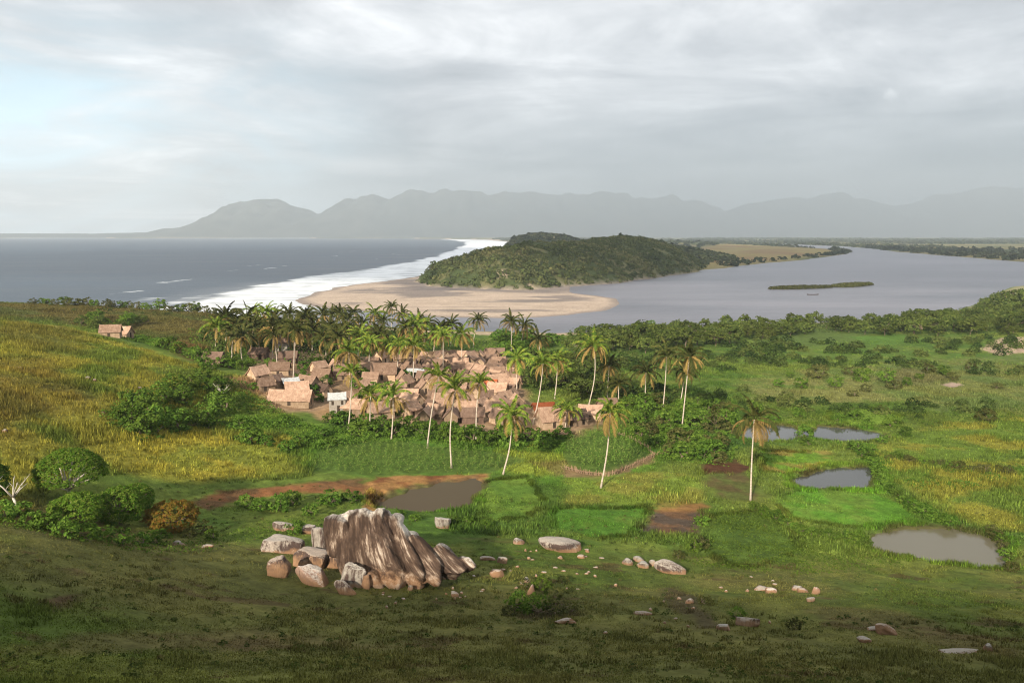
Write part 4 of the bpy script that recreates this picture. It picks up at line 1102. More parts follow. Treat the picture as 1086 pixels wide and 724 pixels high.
def ico(sub_):
    if sub_ not in _ico:
        import bmesh
        bm = bmesh.new(); bmesh.ops.create_icosphere(bm, subdivisions=sub_, radius=1)
        bm.verts.ensure_lookup_table()
        _ico[sub_] = (np.array([v.co[:] for v in bm.verts]), np.array([[v.index for v in f.verts] for f in bm.faces])); bm.free()
    return _ico[sub_]
def n3(P, s, sc):
    return (vnoise(P[:, 0] * sc + P[:, 2] * sc * .7, P[:, 1] * sc - P[:, 2] * sc * .6, s) + vnoise(P[:, 1] * sc + 3.1, P[:, 2] * sc + P[:, 0] * sc * .5, s + 5) - 1)
def rock_shape(dim, seed, sub_=4, planes=14, rough=.09, box=.2, lean=(0, 0)):
    """a faceted rounded block: directions cut by random planes"""
    rng = np.random.default_rng(seed); D, T = ico(sub_)
    Nn = rng.normal(0, 1, (planes, 3)); Nn /= np.linalg.norm(Nn, axis=1)[:, None]
    Nn = np.vstack([Nn, np.eye(3), -np.eye(3)]); h = np.r_[rng.uniform(.58, .92, planes), np.full(6, .70 + .3 * (1 - box))]
    q = np.maximum(D @ Nn.T, 1e-3) / h
    pw_ = 24 if box > .5 else (5 if box < .1 else 11)
    r = 1 / (np.sum(q ** pw_, axis=1) ** (1 / pw_))
    r = np.minimum(r, 1.15)
    P = D * r[:, None]
    P = P * (1 + rough * n3(P, seed, 2.2)[:, None] + rough * .5 * n3(P, seed + 3, 5.5)[:, None] + rough * .25 * n3(P, seed + 8, 12)[:, None])
    P = P * np.array(dim) / 2
    P[:, 0] += lean[0] * P[:, 2]; P[:, 1] += lean[1] * P[:, 2]
    return P, T
def rot(P, rx=0, ry=0, rz=0):
    from mathutils import Euler
    Rm = np.array(Euler((radians(rx), radians(ry), radians(rz))).to_matrix())
    return P @ Rm.T
def rock(px, py, w, h, label, seed, mat='rock', d=None, tilt=(0, 0, 0), sink=.34, group=None, sub_=4, name='boulder', lean=(0, 0), cat='boulder', rough=.09, box=.2):
    """rock whose base centre is seen at (px, py); w, h in photo pixels"""
    p = at(px, py); sc = np.linalg.norm(p - CAM) / F
    W_, H_ = w * sc, h * sc; D_ = (d * sc) if d else (W_ + H_) * .5
    P, T = rock_shape((W_ * 1.12, D_ * 1.1, H_ * 1.25), seed, sub_, lean=lean, rough=rough, box=box)
    P = rot(P, *tilt)
    P[:, 2] -= P[:, 2].min() + sink * H_
    o = mesh(name, P, None, T, M[mat], smooth=True)
    o.location = (p[0], p[1] + D_ * .3, hz(p[0], p[1] + D_ * .3))
    return tag(o, label, cat, group)
# the great fluted outcrop: blocks and slanting lobes fused into one surface
bp = at(392, 622); s_ = np.linalg.norm(bp - CAM) / F
def outcrop():
    mb = MB()
    def blk(cx, cz, w, h, d, cy, seed, lean, back=-22, turn=0, rough=.07, box=.5):
        P, T = rock_shape((w * s_, d * s_, h * s_), seed, 5, 7, rough, box)
        P = rot(P, 0, 0, turn); P = rot(P, back, 0, 0); P = rot(P, 0, -lean, 0)
        mb.add(P + np.array([cx, cy, (cz - .41 * cy) / .91]) * s_, None, T)
    # (offset right, picture height of the centre, width, height, depth, offset away) in photo pixels from (392, 622)
    blk(-34, 58, 38, 50, 40, 40, 1, 2, -6)
    blk(-14, 48, 42, 84, 46, 36, 2, 12, -26)
    blk(13, 44, 52, 92, 50, 30, 3, 25, -30)
    blk(10, 72, 54, 26, 40, 44, 4, -4, -10)
    blk(40, 36, 28, 84, 44, 26, 5, 36, -30, 10)
    blk(62, 29, 29, 68, 42, 26, 6, 43, -26, 14)
    blk(81, 26, 30, 50, 40, 28, 7, 50, -22, 18)
    blk(98, 25, 22, 24, 30, 34, 8, 40, -8, 20)
    blk(-10, 11, 20, 30, 26, 12, 9, 6, -8)
    blk(9, 9, 25, 30, 28, 8, 10, 4, -8, 15)
    blk(31, 10, 28, 32, 28, 8, 11, 10, -10, -10)
    blk(50, 9, 18, 24, 24, 12, 12, 16, -8)
    V = np.concatenate(mb.V); T = np.concatenate(mb.T); V[:, 2] *= .90; V[:, 0] -= 6 * s_
    o = mesh('rock_outcrop', V, None, T, M['rockmain'], smooth=True)
    md = o.modifiers.new('fuse', 'REMESH'); md.mode = 'VOXEL'; md.voxel_size = .06
    dg = bpy.context.evaluated_depsgraph_get(); me = bpy.data.meshes.new_from_object(o.evaluated_get(dg)); o.modifiers.clear(); o.data = me
    me.materials.clear(); me.materials.append(M['rockmain'])
    n = len(me.vertices); c = np.zeros(n * 3); me.vertices.foreach_get('co', c); c = c.reshape(-1, 3)
    nm = np.zeros(n * 3); me.vertices.foreach_get('normal', nm); nm = nm.reshape(-1, 3)
    X_ = c[:, 0] / s_; Z_ = np.maximum(c[:, 2] * .91 + c[:, 1] * .41, 0) / s_
    lean = np.interp(X_, [-40, -14, 14, 40, 64, 90], [2, 8, 19, 30, 38, 46])
    u = X_ + np.tan(np.radians(lean)) * (Z_ - 30)
    sil = np.interp(X_, [-54, -36, -22, 8, 22, 36, 50, 64, 78, 94, 104], [72, 79, 82, 84, 82, 66, 57, 49, 43, 36, 30])
    v = np.clip(1 - Z_ / (sil * .93), -.3, 1.2)
    w_ = u / 4.6 + 2.2 * fbm(u / 16, Z_ / 34, 305, 3); fl = np.abs((w_ % 1) * 2 - 1)
    dsp = -.012 * np.clip(1 - fl * 1.8, 0, 1) * sstep(.05, .25, v) * (1 - sstep(.62, .78, v))
    dsp = dsp - .14 * sstep(.62, .70, fbm(u / 26 + 4, Z_ / 90, 306, 3)) + .13 * n3(c, 4, 1.1) + .07 * n3(c, 9, 2.8) + .035 * n3(c, 12, 6)
    c = c + nm * dsp[:, None]
    me.vertices.foreach_set('co', c.ravel()); me.polygons.foreach_set('use_smooth', np.full(len(me.polygons), True)); me.update()
    a = me.attributes.new('col', 'FLOAT_COLOR', 'POINT'); q = np.ones((n, 4), np.float32); q[:, 0] = (u + 60) / 170; q[:, 1] = (v + 1) / 2.25
    a.data.foreach_set('color', q.ravel())
    o.location = (bp[0], bp[1], hz(bp[0], bp[1]) - .15)
    tag(o, 'great fluted rock with dark streaks and white top on the grassy slope', 'rock')
def outcropmat():
    m, nt, o = newmat('streaked_granite'); v = objco(nt)
    sp = nt.nodes.new('ShaderNodeSeparateColor'); L(nt, attr(nt, 'col').outputs['Color'], sp.inputs[0])
    U = sp.outputs[0]; Vv = math_(nt, 'MULTIPLY_ADD', sp.outputs[1], 2.25, -1.0)
    cb = nt.nodes.new('ShaderNodeCombineXYZ'); L(nt, math_(nt, 'MULTIPLY', U, 30.0), cb.inputs[0]); L(nt, math_(nt, 'MULTIPLY', Vv, 2.6), cb.inputs[1])
    st = noise(nt, cb.outputs[0], 1, 7, .68, .25)
    cb2 = nt.nodes.new('ShaderNodeCombineXYZ'); L(nt, math_(nt, 'MULTIPLY', U, 9.0), cb2.inputs[0]); L(nt, math_(nt, 'MULTIPLY', Vv, 1.8), cb2.inputs[1])
    bg = noise(nt, cb2.outputs[0], 1, 4, .6, .4)
    n1 = noise(nt, v, 1.2, 6, .65); n2 = noise(nt, v, 6.5, 5, .7)
    f = math_(nt, 'ADD', math_(nt, 'MULTIPLY', st, .55), math_(nt, 'MULTIPLY', bg, .45))
    c = ramp(nt, f, [(.44, (.040, .025, .018)), (.525, (.090, .058, .042)), (.57, (.25, .185, .14)), (.65, (.56, .49, .42))])
    base = ramp(nt, n1, [(.35, (.17, .085, .045)), (.5, (.34, .20, .115)), (.66, (.46, .36, .28))])
    kb = math_(nt, 'MULTIPLY_ADD', math_(nt, 'ADD', Vv, math_(nt, 'MULTIPLY', n1, .5)), 6.0, -5.9, clamp=True)
    c = mixc(nt, math_(nt, 'MULTIPLY', kb, .85), c, base)
    kt = math_(nt, 'MULTIPLY_ADD', math_(nt, 'ADD', math_(nt, 'MULTIPLY', Vv, -1.0), math_(nt, 'MULTIPLY', bg, .9)), 8.0, -2.9, clamp=True)
    wh = ramp(nt, math_(nt, 'ADD', math_(nt, 'MULTIPLY', n2, .5), math_(nt, 'MULTIPLY', st, .5)), [(.38, (.15, .11, .09)), (.50, (.42, .37, .32)), (.62, (.58, .53, .47))])
    c = mixc(nt, kt, c, wh)
    h = math_(nt, 'ADD', math_(nt, 'MULTIPLY', n2, .5), math_(nt, 'ADD', n1, math_(nt, 'MULTIPLY', st, .6)))
    principled(nt, o, c, .9, .15, bump(nt, h, .7, .12)); return m
M['rockmain'] = outcropmat()
outcrop()
RK = [
 (298,586,42,22,'blocky boulder with white left end at the far left of the outcrop','rock',30,(0,0,-6)),
 (292,611,26,23,'tan pyramid-shaped boulder lowest at the left of the outcrop','rockorange',24,(0,0,15)),
 (327,602,40,25,'orange-stained block against the left side of the fluted rock','rockorange',34,(0,4,0)),
 (353,602,18,24,'narrow orange block between the pillar and the white front slab','rockorange',22,(0,-6,0)),
 (330,620,42,18,'reddish slab leaning down to the right before the orange block','rockred',22,(0,24,-14)),
 (365,630,28,12,'thin grey curved slab lying below the white front slab','rock',10,(0,34,-20)),
 (374,622,28,42,'white upright slab leaning on the front of the fluted rock','rockwhite',13,(-16,8,0)),
 (388,624,10,24,'small brown wedge right of the white front slab','rockorange',12,(0,6,0)),
 (339,594,17,50,'tall white pillar of rock at the left top of the fluted rock','rockwhite',13,(-4,-3,0)),
 (299,563,22,15,'whitish boulder behind a bush at the back left of the outcrop','rock',18,(0,0,0)),
 (327,566,15,14,'low grey rock between the bush and the white pillar','rock',14,(0,0,0)),
 (434,574,22,14,'white capped rock on the back right shoulder of the outcrop','rockwhite',20,(0,0,0)),
 (468,560,20,15,'small pale block alone on the grass behind the outcrop','rockwhite',14,(0,10,10)),
 (594,585,45,17,'big grey rounded boulder alone on the slope right of the outcrop','rock',30,(0,6,0)),
 (550,577,15,12,'cracked pale boulder left of the big rounded grey one','rockwhite',12,(0,12,20)),
 (616,592,10,6,'small orange stone just below the big rounded grey boulder','rockorange',8,(0,0,0)),
 (666,599,14,8,'white stone at the left end of the middle stone group','rockwhite',10,(0,0,0)),
 (678,596,12,9,'pointed white stone in the middle stone group','rockwhite',9,(0,20,0)),
 (681,602,14,7,'low flat pale stone in the middle stone group','rockwhite',10,(0,5,0)),
 (693,600,9,8,'round pale stone beside the large rock of the middle group','rockwhite',8,(0,0,0)),
 (712,608,32,13,'broad grey rock at the right end of the middle stone group','rock',18,(0,8,0)),
 (527,612,14,9,'orange rock with a dark cleft right of the outcrop','rockorange',11,(0,10,30)),
 (558,618,8,9,'white-topped stone beside the small bushes','rockwhite',8,(0,0,0)),
 (563,630,8,14,'upright brown stone beside the small bushes','rockred',8,(0,8,0)),
 (518,594,16,6,'flat stone in the upper scatter right of the outcrop','rock',9,(0,0,0)),
 (533,597,12,8,'lumpy stone at the end of the upper scatter','rock',9,(0,12,0)),
 (600,661,24,7,'long flat stone with a white end in the low foreground','rock',10,(0,3,4)),
 (682,652,18,6,'flat brown stone on the foreground slope below the middle','rock',10,(0,0,0)),
 (732,640,8,8,'pale upright stone above the shaded hollow','rockwhite',7,(0,0,0)),
 (768,668,15,8,'white stone at the edge of the shaded hollow','rockwhite',10,(0,6,0)),
 (793,664,22,14,'dark grey rock at the right of the shaded hollow','rock',14,(0,4,0)),
 (808,626,16,7,'flat dark rock at the left end of the right stone group','rock',10,(0,0,0)),
 (820,629,12,8,'brown rock in the left half of the right stone group','rockred',9,(0,0,0)),
 (846,626,13,7,'white-topped rock in the middle of the right stone group','rockwhite',9,(0,0,0)),
 (853,628,11,6,'pinkish stone touching the white-topped one at right','rockorange',8,(0,0,0)),
 (866,630,8,10,'upright stone at the right end of the right stone group','rockred',7,(0,0,0)),
 (860,638,9,6,'pale stone just below the right stone group','rockwhite',7,(0,0,0)),
 (927,668,12,6,'white flat stone beside the orange rock at lower right','rockwhite',8,(0,0,0)),
 (940,672,22,13,'orange-brown rock on the lower right slope','rockorange',16,(0,6,0)),
 (918,681,13,6,'small pale stone below the orange rock at lower right','rockwhite',8,(0,0,0)),
 (1024,692,38,5,'long thin pale stone lying flat at lower right','rockwhite',10,(0,0,2)),
 (1048,690,9,9,'pale knob of stone at the end of the long flat one','rockwhite',7,(0,0,0)),
 (92,402,5,3.5,'white stone on the yellow hillside, left of a close pair','rockwhite',5,(0,0,0)),
 (99,404,4,3,'white stone on the yellow hillside, right of a close pair','rockwhite',5,(0,0,0)),
 (20,391,5,3,'small white stone near the bare red patch on the hillside','rockwhite',4,(0,0,0)),
 (108,439,4,3,'small white stone left of the hillside thicket','rockwhite',4,(0,0,0)),
 (148,413,4,4,'small white stone above the hillside thicket','rockwhite',4,(0,0,0)),
 (4,458,5,4,'round white boulder at the left edge of the hillside','rockwhite',6,(0,0,0)),
 (188,579,12,8,'grey rock at the lip of the gully below the rust bush','rockwhite',9,(0,0,0)),
 (218,581,14,4,'flat grey rock right of the gully lip','rock',8,(0,0,0)),
 (470,614,7,6,'pale stone at the foot of the right lobes of the outcrop','rockwhite',6,(0,0,0)),
 (488,608,6,5,'tiny pale stone at the right foot of the outcrop','rockwhite',5,(0,0,0)),
 (435,626,8,6,'pale stone just below the middle foot of the outcrop','rockwhite',6,(0,0,0)),
 (482,633,9,7,'split stone on the grass right below the outcrop','rock',7,(0,14,0)),
]
for i, (px, py, w, h, lab, mt, d_, tl) in enumerate(RK):
    rock(px, py, w, h, lab, 500 + i, mt, d_, tl, group=None, sub_=5 if w > 14 else 3, box=.75 if ('block' in lab or 'slab' in lab or 'pillar' in lab) else (.05 if 'rounded' in lab else .2), cat='boulder' if w > 18 else 'stone', name='boulder' if w > 18 else 'stone')
r_ = np.random.default_rng(5)
gq = 'small stones scattered on the slope right of the outcrop'
for i in range(34):
    px = r_.uniform(500, 640); py = 590 + r_.uniform(-8, 45)
    rock(px, py, r_.uniform(2.5, 6.5), r_.uniform(1.2, 3.8), 'small stone scattered in the grass right of the outcrop', 700 + i, r_.choice(['rock', 'rock', 'rockred', 'rockorange', 'rockwhite']), None, (0, r_.uniform(-10, 10), 0), sub_=2, group=gq, name='stone', cat='stone')
gq = 'small stones below the outcrop'
for i in range(14):
    rock(r_.uniform(400, 500), 632 + r_.uniform(-8, 16), r_.uniform(2.5, 5), r_.uniform(2, 3.5), 'tiny pale stone in the grass below the outcrop', 760 + i, r_.choice(['rockwhite', 'rock']), sub_=2, group=gq, name='stone', cat='stone')
gq = 'small stones around the shaded hollow'
for i in range(16):
    rock(r_.uniform(640, 830), r_.uniform(612, 672), r_.uniform(3, 6), r_.uniform(2, 4), 'small stone in the grass around the shaded hollow', 790 + i, r_.choice(['rockwhite', 'rock', 'rockred']), sub_=2, group=gq, name='stone', cat='stone')

# ------------------------------------------------------------------ fence, boats
def fence(line, n, label):
    t = thing('stick_fence', label, 'fence', tuple(at(*line[0])))
    o0 = np.array(t.location); L_ = np.array(line, float); seg = np.r_[0, np.cumsum(np.hypot(*np.diff(L_, axis=0).T))]
    mb = MB(); top = []; rng = np.random.default_rng(3)
    for s in np.linspace(0, seg[-1], n):
        p = at(np.interp(s, seg, L_[:, 0]), np.interp(s, seg, L_[:, 1])); p[2] = hz(p[0], p[1]); q = p - o0; h = rng.uniform(.45, .95)
        mb.tube([q - (0, 0, .2), q + (rng.normal(0, .2), rng.normal(0, .12), h)], [.06, .035], 4); top.append(q + np.array([0, 0, .42]))
    mb.build('pickets', M['bark2'], t)
    mb = MB(); mb.tube(top, .045, 4); mb.build('rail', M['bark2'], t)
M['bark2'] = barkmat('dry_sticks', (.20,.12,.075), (.40,.27,.18))
fence([(598,497),(622,503),(646,505),(668,496),(694,484),(708,481)], 75, 'rough brown stick fence along the front of the maize field')
fence([(694,484),(684,474),(668,466),(655,461)], 34, 'rough stick fence along the right side of the maize field')
def canoe(p, rz, Ln, label, name='canoe'):
    n = 11; mb = MB(); R = []
    for i in range(n):
        t = i / (n - 1) * 2 - 1; b = .48 * (1 - abs(t) ** 2.2) + .02; z = .55 + .35 * abs(t) ** 3
        R.append([(t * Ln / 2, -b, z), (t * Ln / 2, -b * .7, z * .25), (t * Ln / 2, 0, .08 * abs(t)), (t * Ln / 2, b * .7, z * .25), (t * Ln / 2, b, z), (t * Ln / 2, b * .82, z - .04), (t * Ln / 2, 0, .16 + .1 * abs(t)), (t * Ln / 2, -b * .82, z - .04)])
    V = np.array(R).reshape(-1, 3); Qc = [[i * 8 + j, i * 8 + (j + 1) % 8, (i + 1) * 8 + (j + 1) % 8, (i + 1) * 8 + j] for i in range(n - 1) for j in range(8)]
    Qc += [[0, 1, 6, 7], [1, 2, 3, 6], [3, 4, 5, 6]]; e = (n - 1) * 8; Qc += [[e + 7, e + 6, e + 1, e], [e + 6, e + 3, e + 2, e + 1], [e + 6, e + 5, e + 4, e + 3]]
    mb.add(V, Qc)
    t = thing(name, label, 'boat', p, rz)
    mb.build('hull', M['dark'], t, True)
    for x_ in (-.22, .05, .3):
        mb = MB(); mb.box(x_ * Ln - .1, x_ * Ln + .1, -.40, .40, .44, .49); mb.build('seat', M['bark2'], t)
p = plane(862, 312.6, 0); canoe((p[0], p[1], -.12), .1, 9.0, 'dark canoe on the river in front of the reed bank')
p = plane(667, 349, .6); canoe((p[0], p[1], hz(p[0], p[1])), .2, 7.0, 'brown boat drawn up on the small sand spit, front one')
p = plane(676, 347.5, .6); canoe((p[0], p[1], hz(p[0], p[1])), .05, 7.5, 'brown boat drawn up on the small sand spit, rear one')
plant('shrub', 690, 348, 3.6, 'dark bush beside the boats on the small sand spit', None)

# ------------------------------------------------------------------ maize, undergrowth and grass (uncountable)
def inpoly(poly, n, seed):
    P = ZP(poly) if len(poly[0]) == 2 and max(abs(poly[0][0]), abs(poly[0][1])) > 0 else poly
    A = np.array(P); r = np.random.default_rng(seed)
    q = r.uniform(A.min(0), A.max(0), (n, 2)); return q[sdf(P, q[:, 0], q[:, 1]) > 0]
def zat(q): return gridget(HG, q[:, 0], q[:, 1])
def maize(poly, row_sp, seed, name, h=1.5):
    P = ZP(poly); A = np.array(P); r = np.random.default_rng(seed)
    ys = np.arange(A[:, 1].min(), A[:, 1].max(), .55); xs = np.arange(A[:, 0].min(), A[:, 0].max(), row_sp)
    GX_, GY_ = np.meshgrid(xs, ys); q = np.stack([GX_.ravel() + r.normal(0, .17, GX_.size) + .5 * np.sin(GY_.ravel() * .35), GY_.ravel() + r.normal(0, .2, GX_.size)], 1)
    q = q[(sdf(P, q[:, 0], q[:, 1]) > 0) & (r.uniform(0, 1, len(q)) > .08 + 1.6 * np.clip(fbm(q[:, 0] / 3.5, q[:, 1] / 3.5, 107, 3) - .52, 0, 1))]
    z = zat(q); n = len(q); V = []; k = 7
    for j in range(k):
        az = r.uniform(0, 2 * pi, n); hh = h * r.uniform(.55, 1.25, n); b = np.stack([q[:, 0], q[:, 1], z + hh * (.1 + .8 * j / k)], 1)
        dr = np.stack([np.cos(az), np.sin(az), np.full(n, .55)], 1); sd = np.stack([-np.sin(az), np.cos(az), np.zeros(n)], 1) * .07
        m = b + dr * .38 * (h / 1.5); e = m + np.stack([np.cos(az), np.sin(az), np.full(n, -.55)], 1) * .36 * (h / 1.5)
        V.append(np.stack([b - sd * .6, m - sd, e, m + sd], 1))
    V = np.concatenate(V).reshape(-1, 3)
    return tag(mesh(name, V, np.arange(len(V)).reshape(-1, 4), None, M['maize']), kind='stuff')
maize([(596,474),(632,459),(658,464),(686,482),(660,494),(634,500),(604,490)], 1.25, 1, 'maize_crop', 1.6)
maize([(330,497),(345,470),(400,468),(450,474),(520,480),(560,488),(520,500),(450,500),(395,503)], 1.35, 2, 'garden_crop', 1.3)
def tufts(q, hgt, wid, blades, rng, colk=1.0, colv=.28, spread=.18, tint=None):
    n = len(q); z = zat(q); c = albedo(q[:, 0], q[:, 1]) * colk
    if tint is not None: c = c * np.array(tint)
    c = c * (1 + rng.normal(0, colv, n))[:, None].clip(.4, 1.8)
    V = []; Cc = []
    for j in range(blades):
        az = rng.uniform(0, 2 * pi, n); hh = (hgt * rng.uniform(.55, 1.3, n)); ln = rng.uniform(.15, .8, n) * hh
        b = np.stack([q[:, 0] + rng.normal(0, spread, n), q[:, 1] + rng.normal(0, spread, n), z - .03], 1)
        sd = np.stack([-np.sin(az), np.cos(az), np.zeros(n)], 1) * (wid * rng.uniform(.6, 1.3, n))[:, None]
        t = b + np.stack([np.cos(az) * ln, np.sin(az) * ln, hh], 1)
        V.append(np.stack([b - sd, b + sd, t], 1)); Cc.append(np.repeat(c[:, None], 3, 1))
    return np.concatenate(V).reshape(-1, 3), np.concatenate(Cc).reshape(-1, 3)
def grass(name, q, *a, **k):
    V, c = tufts(q, *a, **k)
    return tag(mesh(name, V, None, np.arange(len(V)).reshape(-1, 3), M['grass'], col=c), kind='stuff')
def wedge(n, y0, y1, seed, pw=.5, wide=.86):
    r = np.random.default_rng(seed); y = (y0 ** pw + (y1 ** pw - y0 ** pw) * r.uniform(0, 1, n)) ** (1 / pw)
    return np.stack([r.uniform(-wide, wide, n) * y, y], 1), r
q, r = wedge(225000, 24, 108, 1)
dens = fbm(q[:, 0] / 3, q[:, 1] / 3, 101, 4)
m_ = np.ones(len(q), bool)
for _, P, lev in PONDW: m_ &= sdf(P, q[:, 0], q[:, 1]) < -1.2
q = q[m_ & (dens > .36)]; hg = .07 + .22 * sstep(.50, .78, fbm(q[:, 0] / 4, q[:, 1] / 4, 102, 4)) * sstep(.4, .6, fbm(q[:, 0] / 15, q[:, 1] / 9, 112, 3))
grass('hillside_grass', q, hg, .035, 4, r, 1.25)
PADDY = [ZP(p_) for p_ in ([(582,540),(685,537),(672,567),(630,570),(590,560)], [(822,530),(850,520),(930,518),(975,545),(960,556),(905,558),(840,550)], [(806,478),(880,478),(886,490),(845,502),(808,500)], [(755,545),(810,540),(850,580),(840,598),(770,600),(740,580)], [(515,508),(560,505),(575,530),(560,550),(520,552),(512,540)], [(880,436),(925,432),(955,440),(948,450),(900,450),(880,446)])]
r = np.random.default_rng(21); bq = []
for P in PADDY:
    A = np.array(P + P[:1]); sg = np.hypot(*np.diff(A, axis=0).T); t = np.r_[0, np.cumsum(sg)]; k = int(t[-1] * 34); u_ = r.uniform(0, t[-1], k)
    b_ = np.stack([np.interp(u_, t, A[:, 0]), np.interp(u_, t, A[:, 1])], 1) + r.normal(0, .28, (k, 2))
    b_ += np.stack([(fbm(b_[:, 0] / 3, b_[:, 1] / 3, 113, 3) - .5) * 2.5, (fbm(b_[:, 0] / 3, b_[:, 1] / 3, 114, 3) - .5) * 2.5], 1)
    bq.append(b_[fbm(b_[:, 0] / 4, b_[:, 1] / 4, 115, 3) > .50])
grass('bank_grass', np.concatenate(bq), .36, .06, 5, r, .72, .3, .2, (1.0, .95, .9))
# coarse dark tussocks
q, r = wedge(2600, 26, 95, 2); q = q[fbm(q[:, 0] / 9, q[:, 1] / 9, 103, 3) > .5]
grass('tussock_grass', np.repeat(q, 5, 0) + r.normal(0, .16, (len(q) * 5, 2)), .24, .05, 5, r, 1.0, .2)
q = inpoly([(-60,556),(-60,338),(60,348),(130,362),(200,385),(275,404),(300,436),(345,462),(330,505),(240,513),(150,500),(60,512)], 130000, 3); r = np.random.default_rng(3)
hg = .35 + .6 * sstep(.4, .7, fbm(q[:, 0] / 6, q[:, 1] / 6, 104, 4))
grass('yellow_hill_grass', q, hg, .06, 5, r, 1.05, .3, .25)
q, r = wedge(160000, 92, 260, 5, .8, .84); q = q[(q[:, 0] > -8 - (q[:, 1] - 92) * .02)]
m_ = np.ones(len(q), bool)
for _, P, lev in PONDW: m_ &= sdf(P, q[:, 0], q[:, 1]) < -1.0
for P in CROPS: m_ &= sdf(P, q[:, 0], q[:, 1]) < 0
for P in BARE: m_ &= sdf(P, q[:, 0], q[:, 1]) < -.2 + (fbm(q[:, 0] / 2, q[:, 1] / 2, 106, 3) - .5) * 2
q = q[m_]; hg = .25 + .45 * sstep(.42, .72, fbm(q[:, 0] / 6, q[:, 1] / 6, 105, 4))
for P in PADDY: hg = np.where(sdf(P, q[:, 0], q[:, 1]) > .3, hg * .38, hg)
grass('meadow_grass', q, hg, .07, 4, r, 1.12, .32, .3)
q, r = wedge(5200, 27, 112, 8); q = q[fbm(q[:, 0] / 11, q[:, 1] / 7, 108, 4) > .47]
wp = np.stack([q[:, 0], q[:, 1], gridget(HG, q[:, 0], q[:, 1])], 1)
mass('hillside_weeds', wp, r.uniform(.08, .34, len(q)) ** 1.2, 26, .28, None, 9, .9, tintset(len(q), r, (.045,.066,.018), (.085,.108,.026), (.150,.125,.050)))
q = inpoly([(-60,312),(60,316),(210,323),(300,335),(260,360),(200,375),(130,360),(60,345),(-60,335)], 60000, 12); r = np.random.default_rng(12)
grass('ridge_grass', q, .35 + .7 * sstep(.45, .7, fbm(q[:, 0] / 9, q[:, 1] / 9, 111, 4)), .10, 4, r, 1.05, .35, .4)
# reeds and weeds on the pond margins
for i_, (nm, P, lev) in enumerate(PONDW):
    A = np.array(P); r = np.random.default_rng(60 + i_); q = r.uniform(A.min(0) - 4, A.max(0) + 4, (9000, 2)); d = sdf(P, q[:, 0], q[:, 1]) + (fbm(q[:, 0] / 2, q[:, 1] / 2, 109, 3) - .5) * 3
    q = q[(d > -2.2) & (d < -.1) & (fbm(q[:, 0] / 2.5, q[:, 1] / 2.5, 110, 3) > .46)]
    if nm == 'mud': q = q[q[:, 1] < A[:, 1].mean()]
    grass('pond_margin_grass', q, .55, .05, 5, r, 1.1, .35, .15, (1.0, 1.25, .8))
# low leafy undergrowth
def under(name, poly, n, s, mat, seed, hmax=1.0):
    q = inpoly(poly, n, seed); r = np.random.default_rng(seed); hN = fbm(q[:, 0] / 3.2, q[:, 1] / 3.2, seed, 4)
    q = q[hN > .42]; hN = hN[hN > .42]
    P = np.stack([q[:, 0], q[:, 1], zat(q) + r.uniform(.05, 1, len(q)) * hmax * sstep(.42, .75, hN)], 1)
    V, Q_ = leaves(P, np.tile([0, -.3, 1.], (len(P), 1)), s, r, .7)
    return tag(mesh(name, V, Q_, None, M[mat]), kind='stuff')
under('undergrowth', [(640,425),(780,425),(790,460),(775,495),(700,488),(640,458)], 45000, .15, 'shrub', 31, 1.4)
under('undergrowth', [(225,440),(300,445),(345,455),(600,462),(600,480),(500,478),(400,468),(340,478),(300,470),(240,458)], 40000, .15, 'lush', 32, 1.3)
under('undergrowth', [(100,442),(160,418),(215,400),(262,408),(300,440),(240,452),(150,470)], 22000, .16, 'shrub', 33, 1.2)
under('undergrowth', [(680,372),(800,362),(1086,358),(1086,400),(960,392),(850,388),(690,405)], 16000, .2, 'shrub', 34, 1.2)
under('undergrowth', [(690,405),(860,425),(960,430),(1086,425),(1086,450),(960,458),(800,450),(700,430)], 15000, .17, 'shrub', 35, .9)
under('undergrowth', [(880,470),(920,470),(960,500),(1086,495),(1086,512),(985,520),(940,520),(905,490)], 18000, .14, 'lush', 36, .9)
under('undergrowth', [(735,548),(800,535),(845,560),(925,575),(960,600),(850,610),(720,600)], 14000, .11, 'shrub', 37, .7)
under('undergrowth', [(-20,540),(40,545),(160,575),(275,555),(380,525),(380,545),(280,570),(230,585),(160,590),(60,570),(-20,556)], 16000, .10, 'shrub', 38, .6)
under('undergrowth', [(200,350),(300,345),(410,350),(520,362),(600,362),(600,378),(480,372),(380,382),(260,385),(200,378)], 40000, .28, 'shrub', 39, 2.0)
under('undergrowth', [(600,352),(800,340),(1086,334),(1086,360),(850,352),(760,362),(620,378)], 30000, .36, 'tree', 40, 3.0)

# ------------------------------------------------------------------ sky, sun, clouds, haze
SUN_AZ, SUN_EL = radians(22), radians(23)
Ldir = Vector((sin(SUN_AZ) * cos(SUN_EL), cos(SUN_AZ) * cos(SUN_EL), -sin(SUN_EL)))
sd = bpy.data.lights.new('sun', 'SUN'); sd.energy = 5.0; sd.angle = radians(1.6); sd.color = (1.0, .90, .74)
so = bpy.data.objects.new('sun', sd); COL.objects.link(so); so.rotation_euler = Ldir.to_track_quat('-Z', 'Y').to_euler(); so.location = (-60, -160, 120)
w = bpy.data.worlds.new('World'); S.world = w; w.use_nodes = True
nt = w.node_tree; nt.nodes.clear()
out = nt.nodes.new('ShaderNodeOutputWorld')
sky = nt.nodes.new('ShaderNodeTexSky'); sky.sky_type = 'NISHITA'; sky.sun_disc = False; sky.sun_elevation = SUN_EL; sky.sun_rotation = SUN_AZ + pi
sky.dust_density = 2.0
tc = nt.nodes.new('ShaderNodeTexCoord').outputs['Generated']
sx = nt.nodes.new('ShaderNodeSeparateXYZ'); L(nt, tc, sx.inputs[0]); dx, dy, dz = sx.outputs
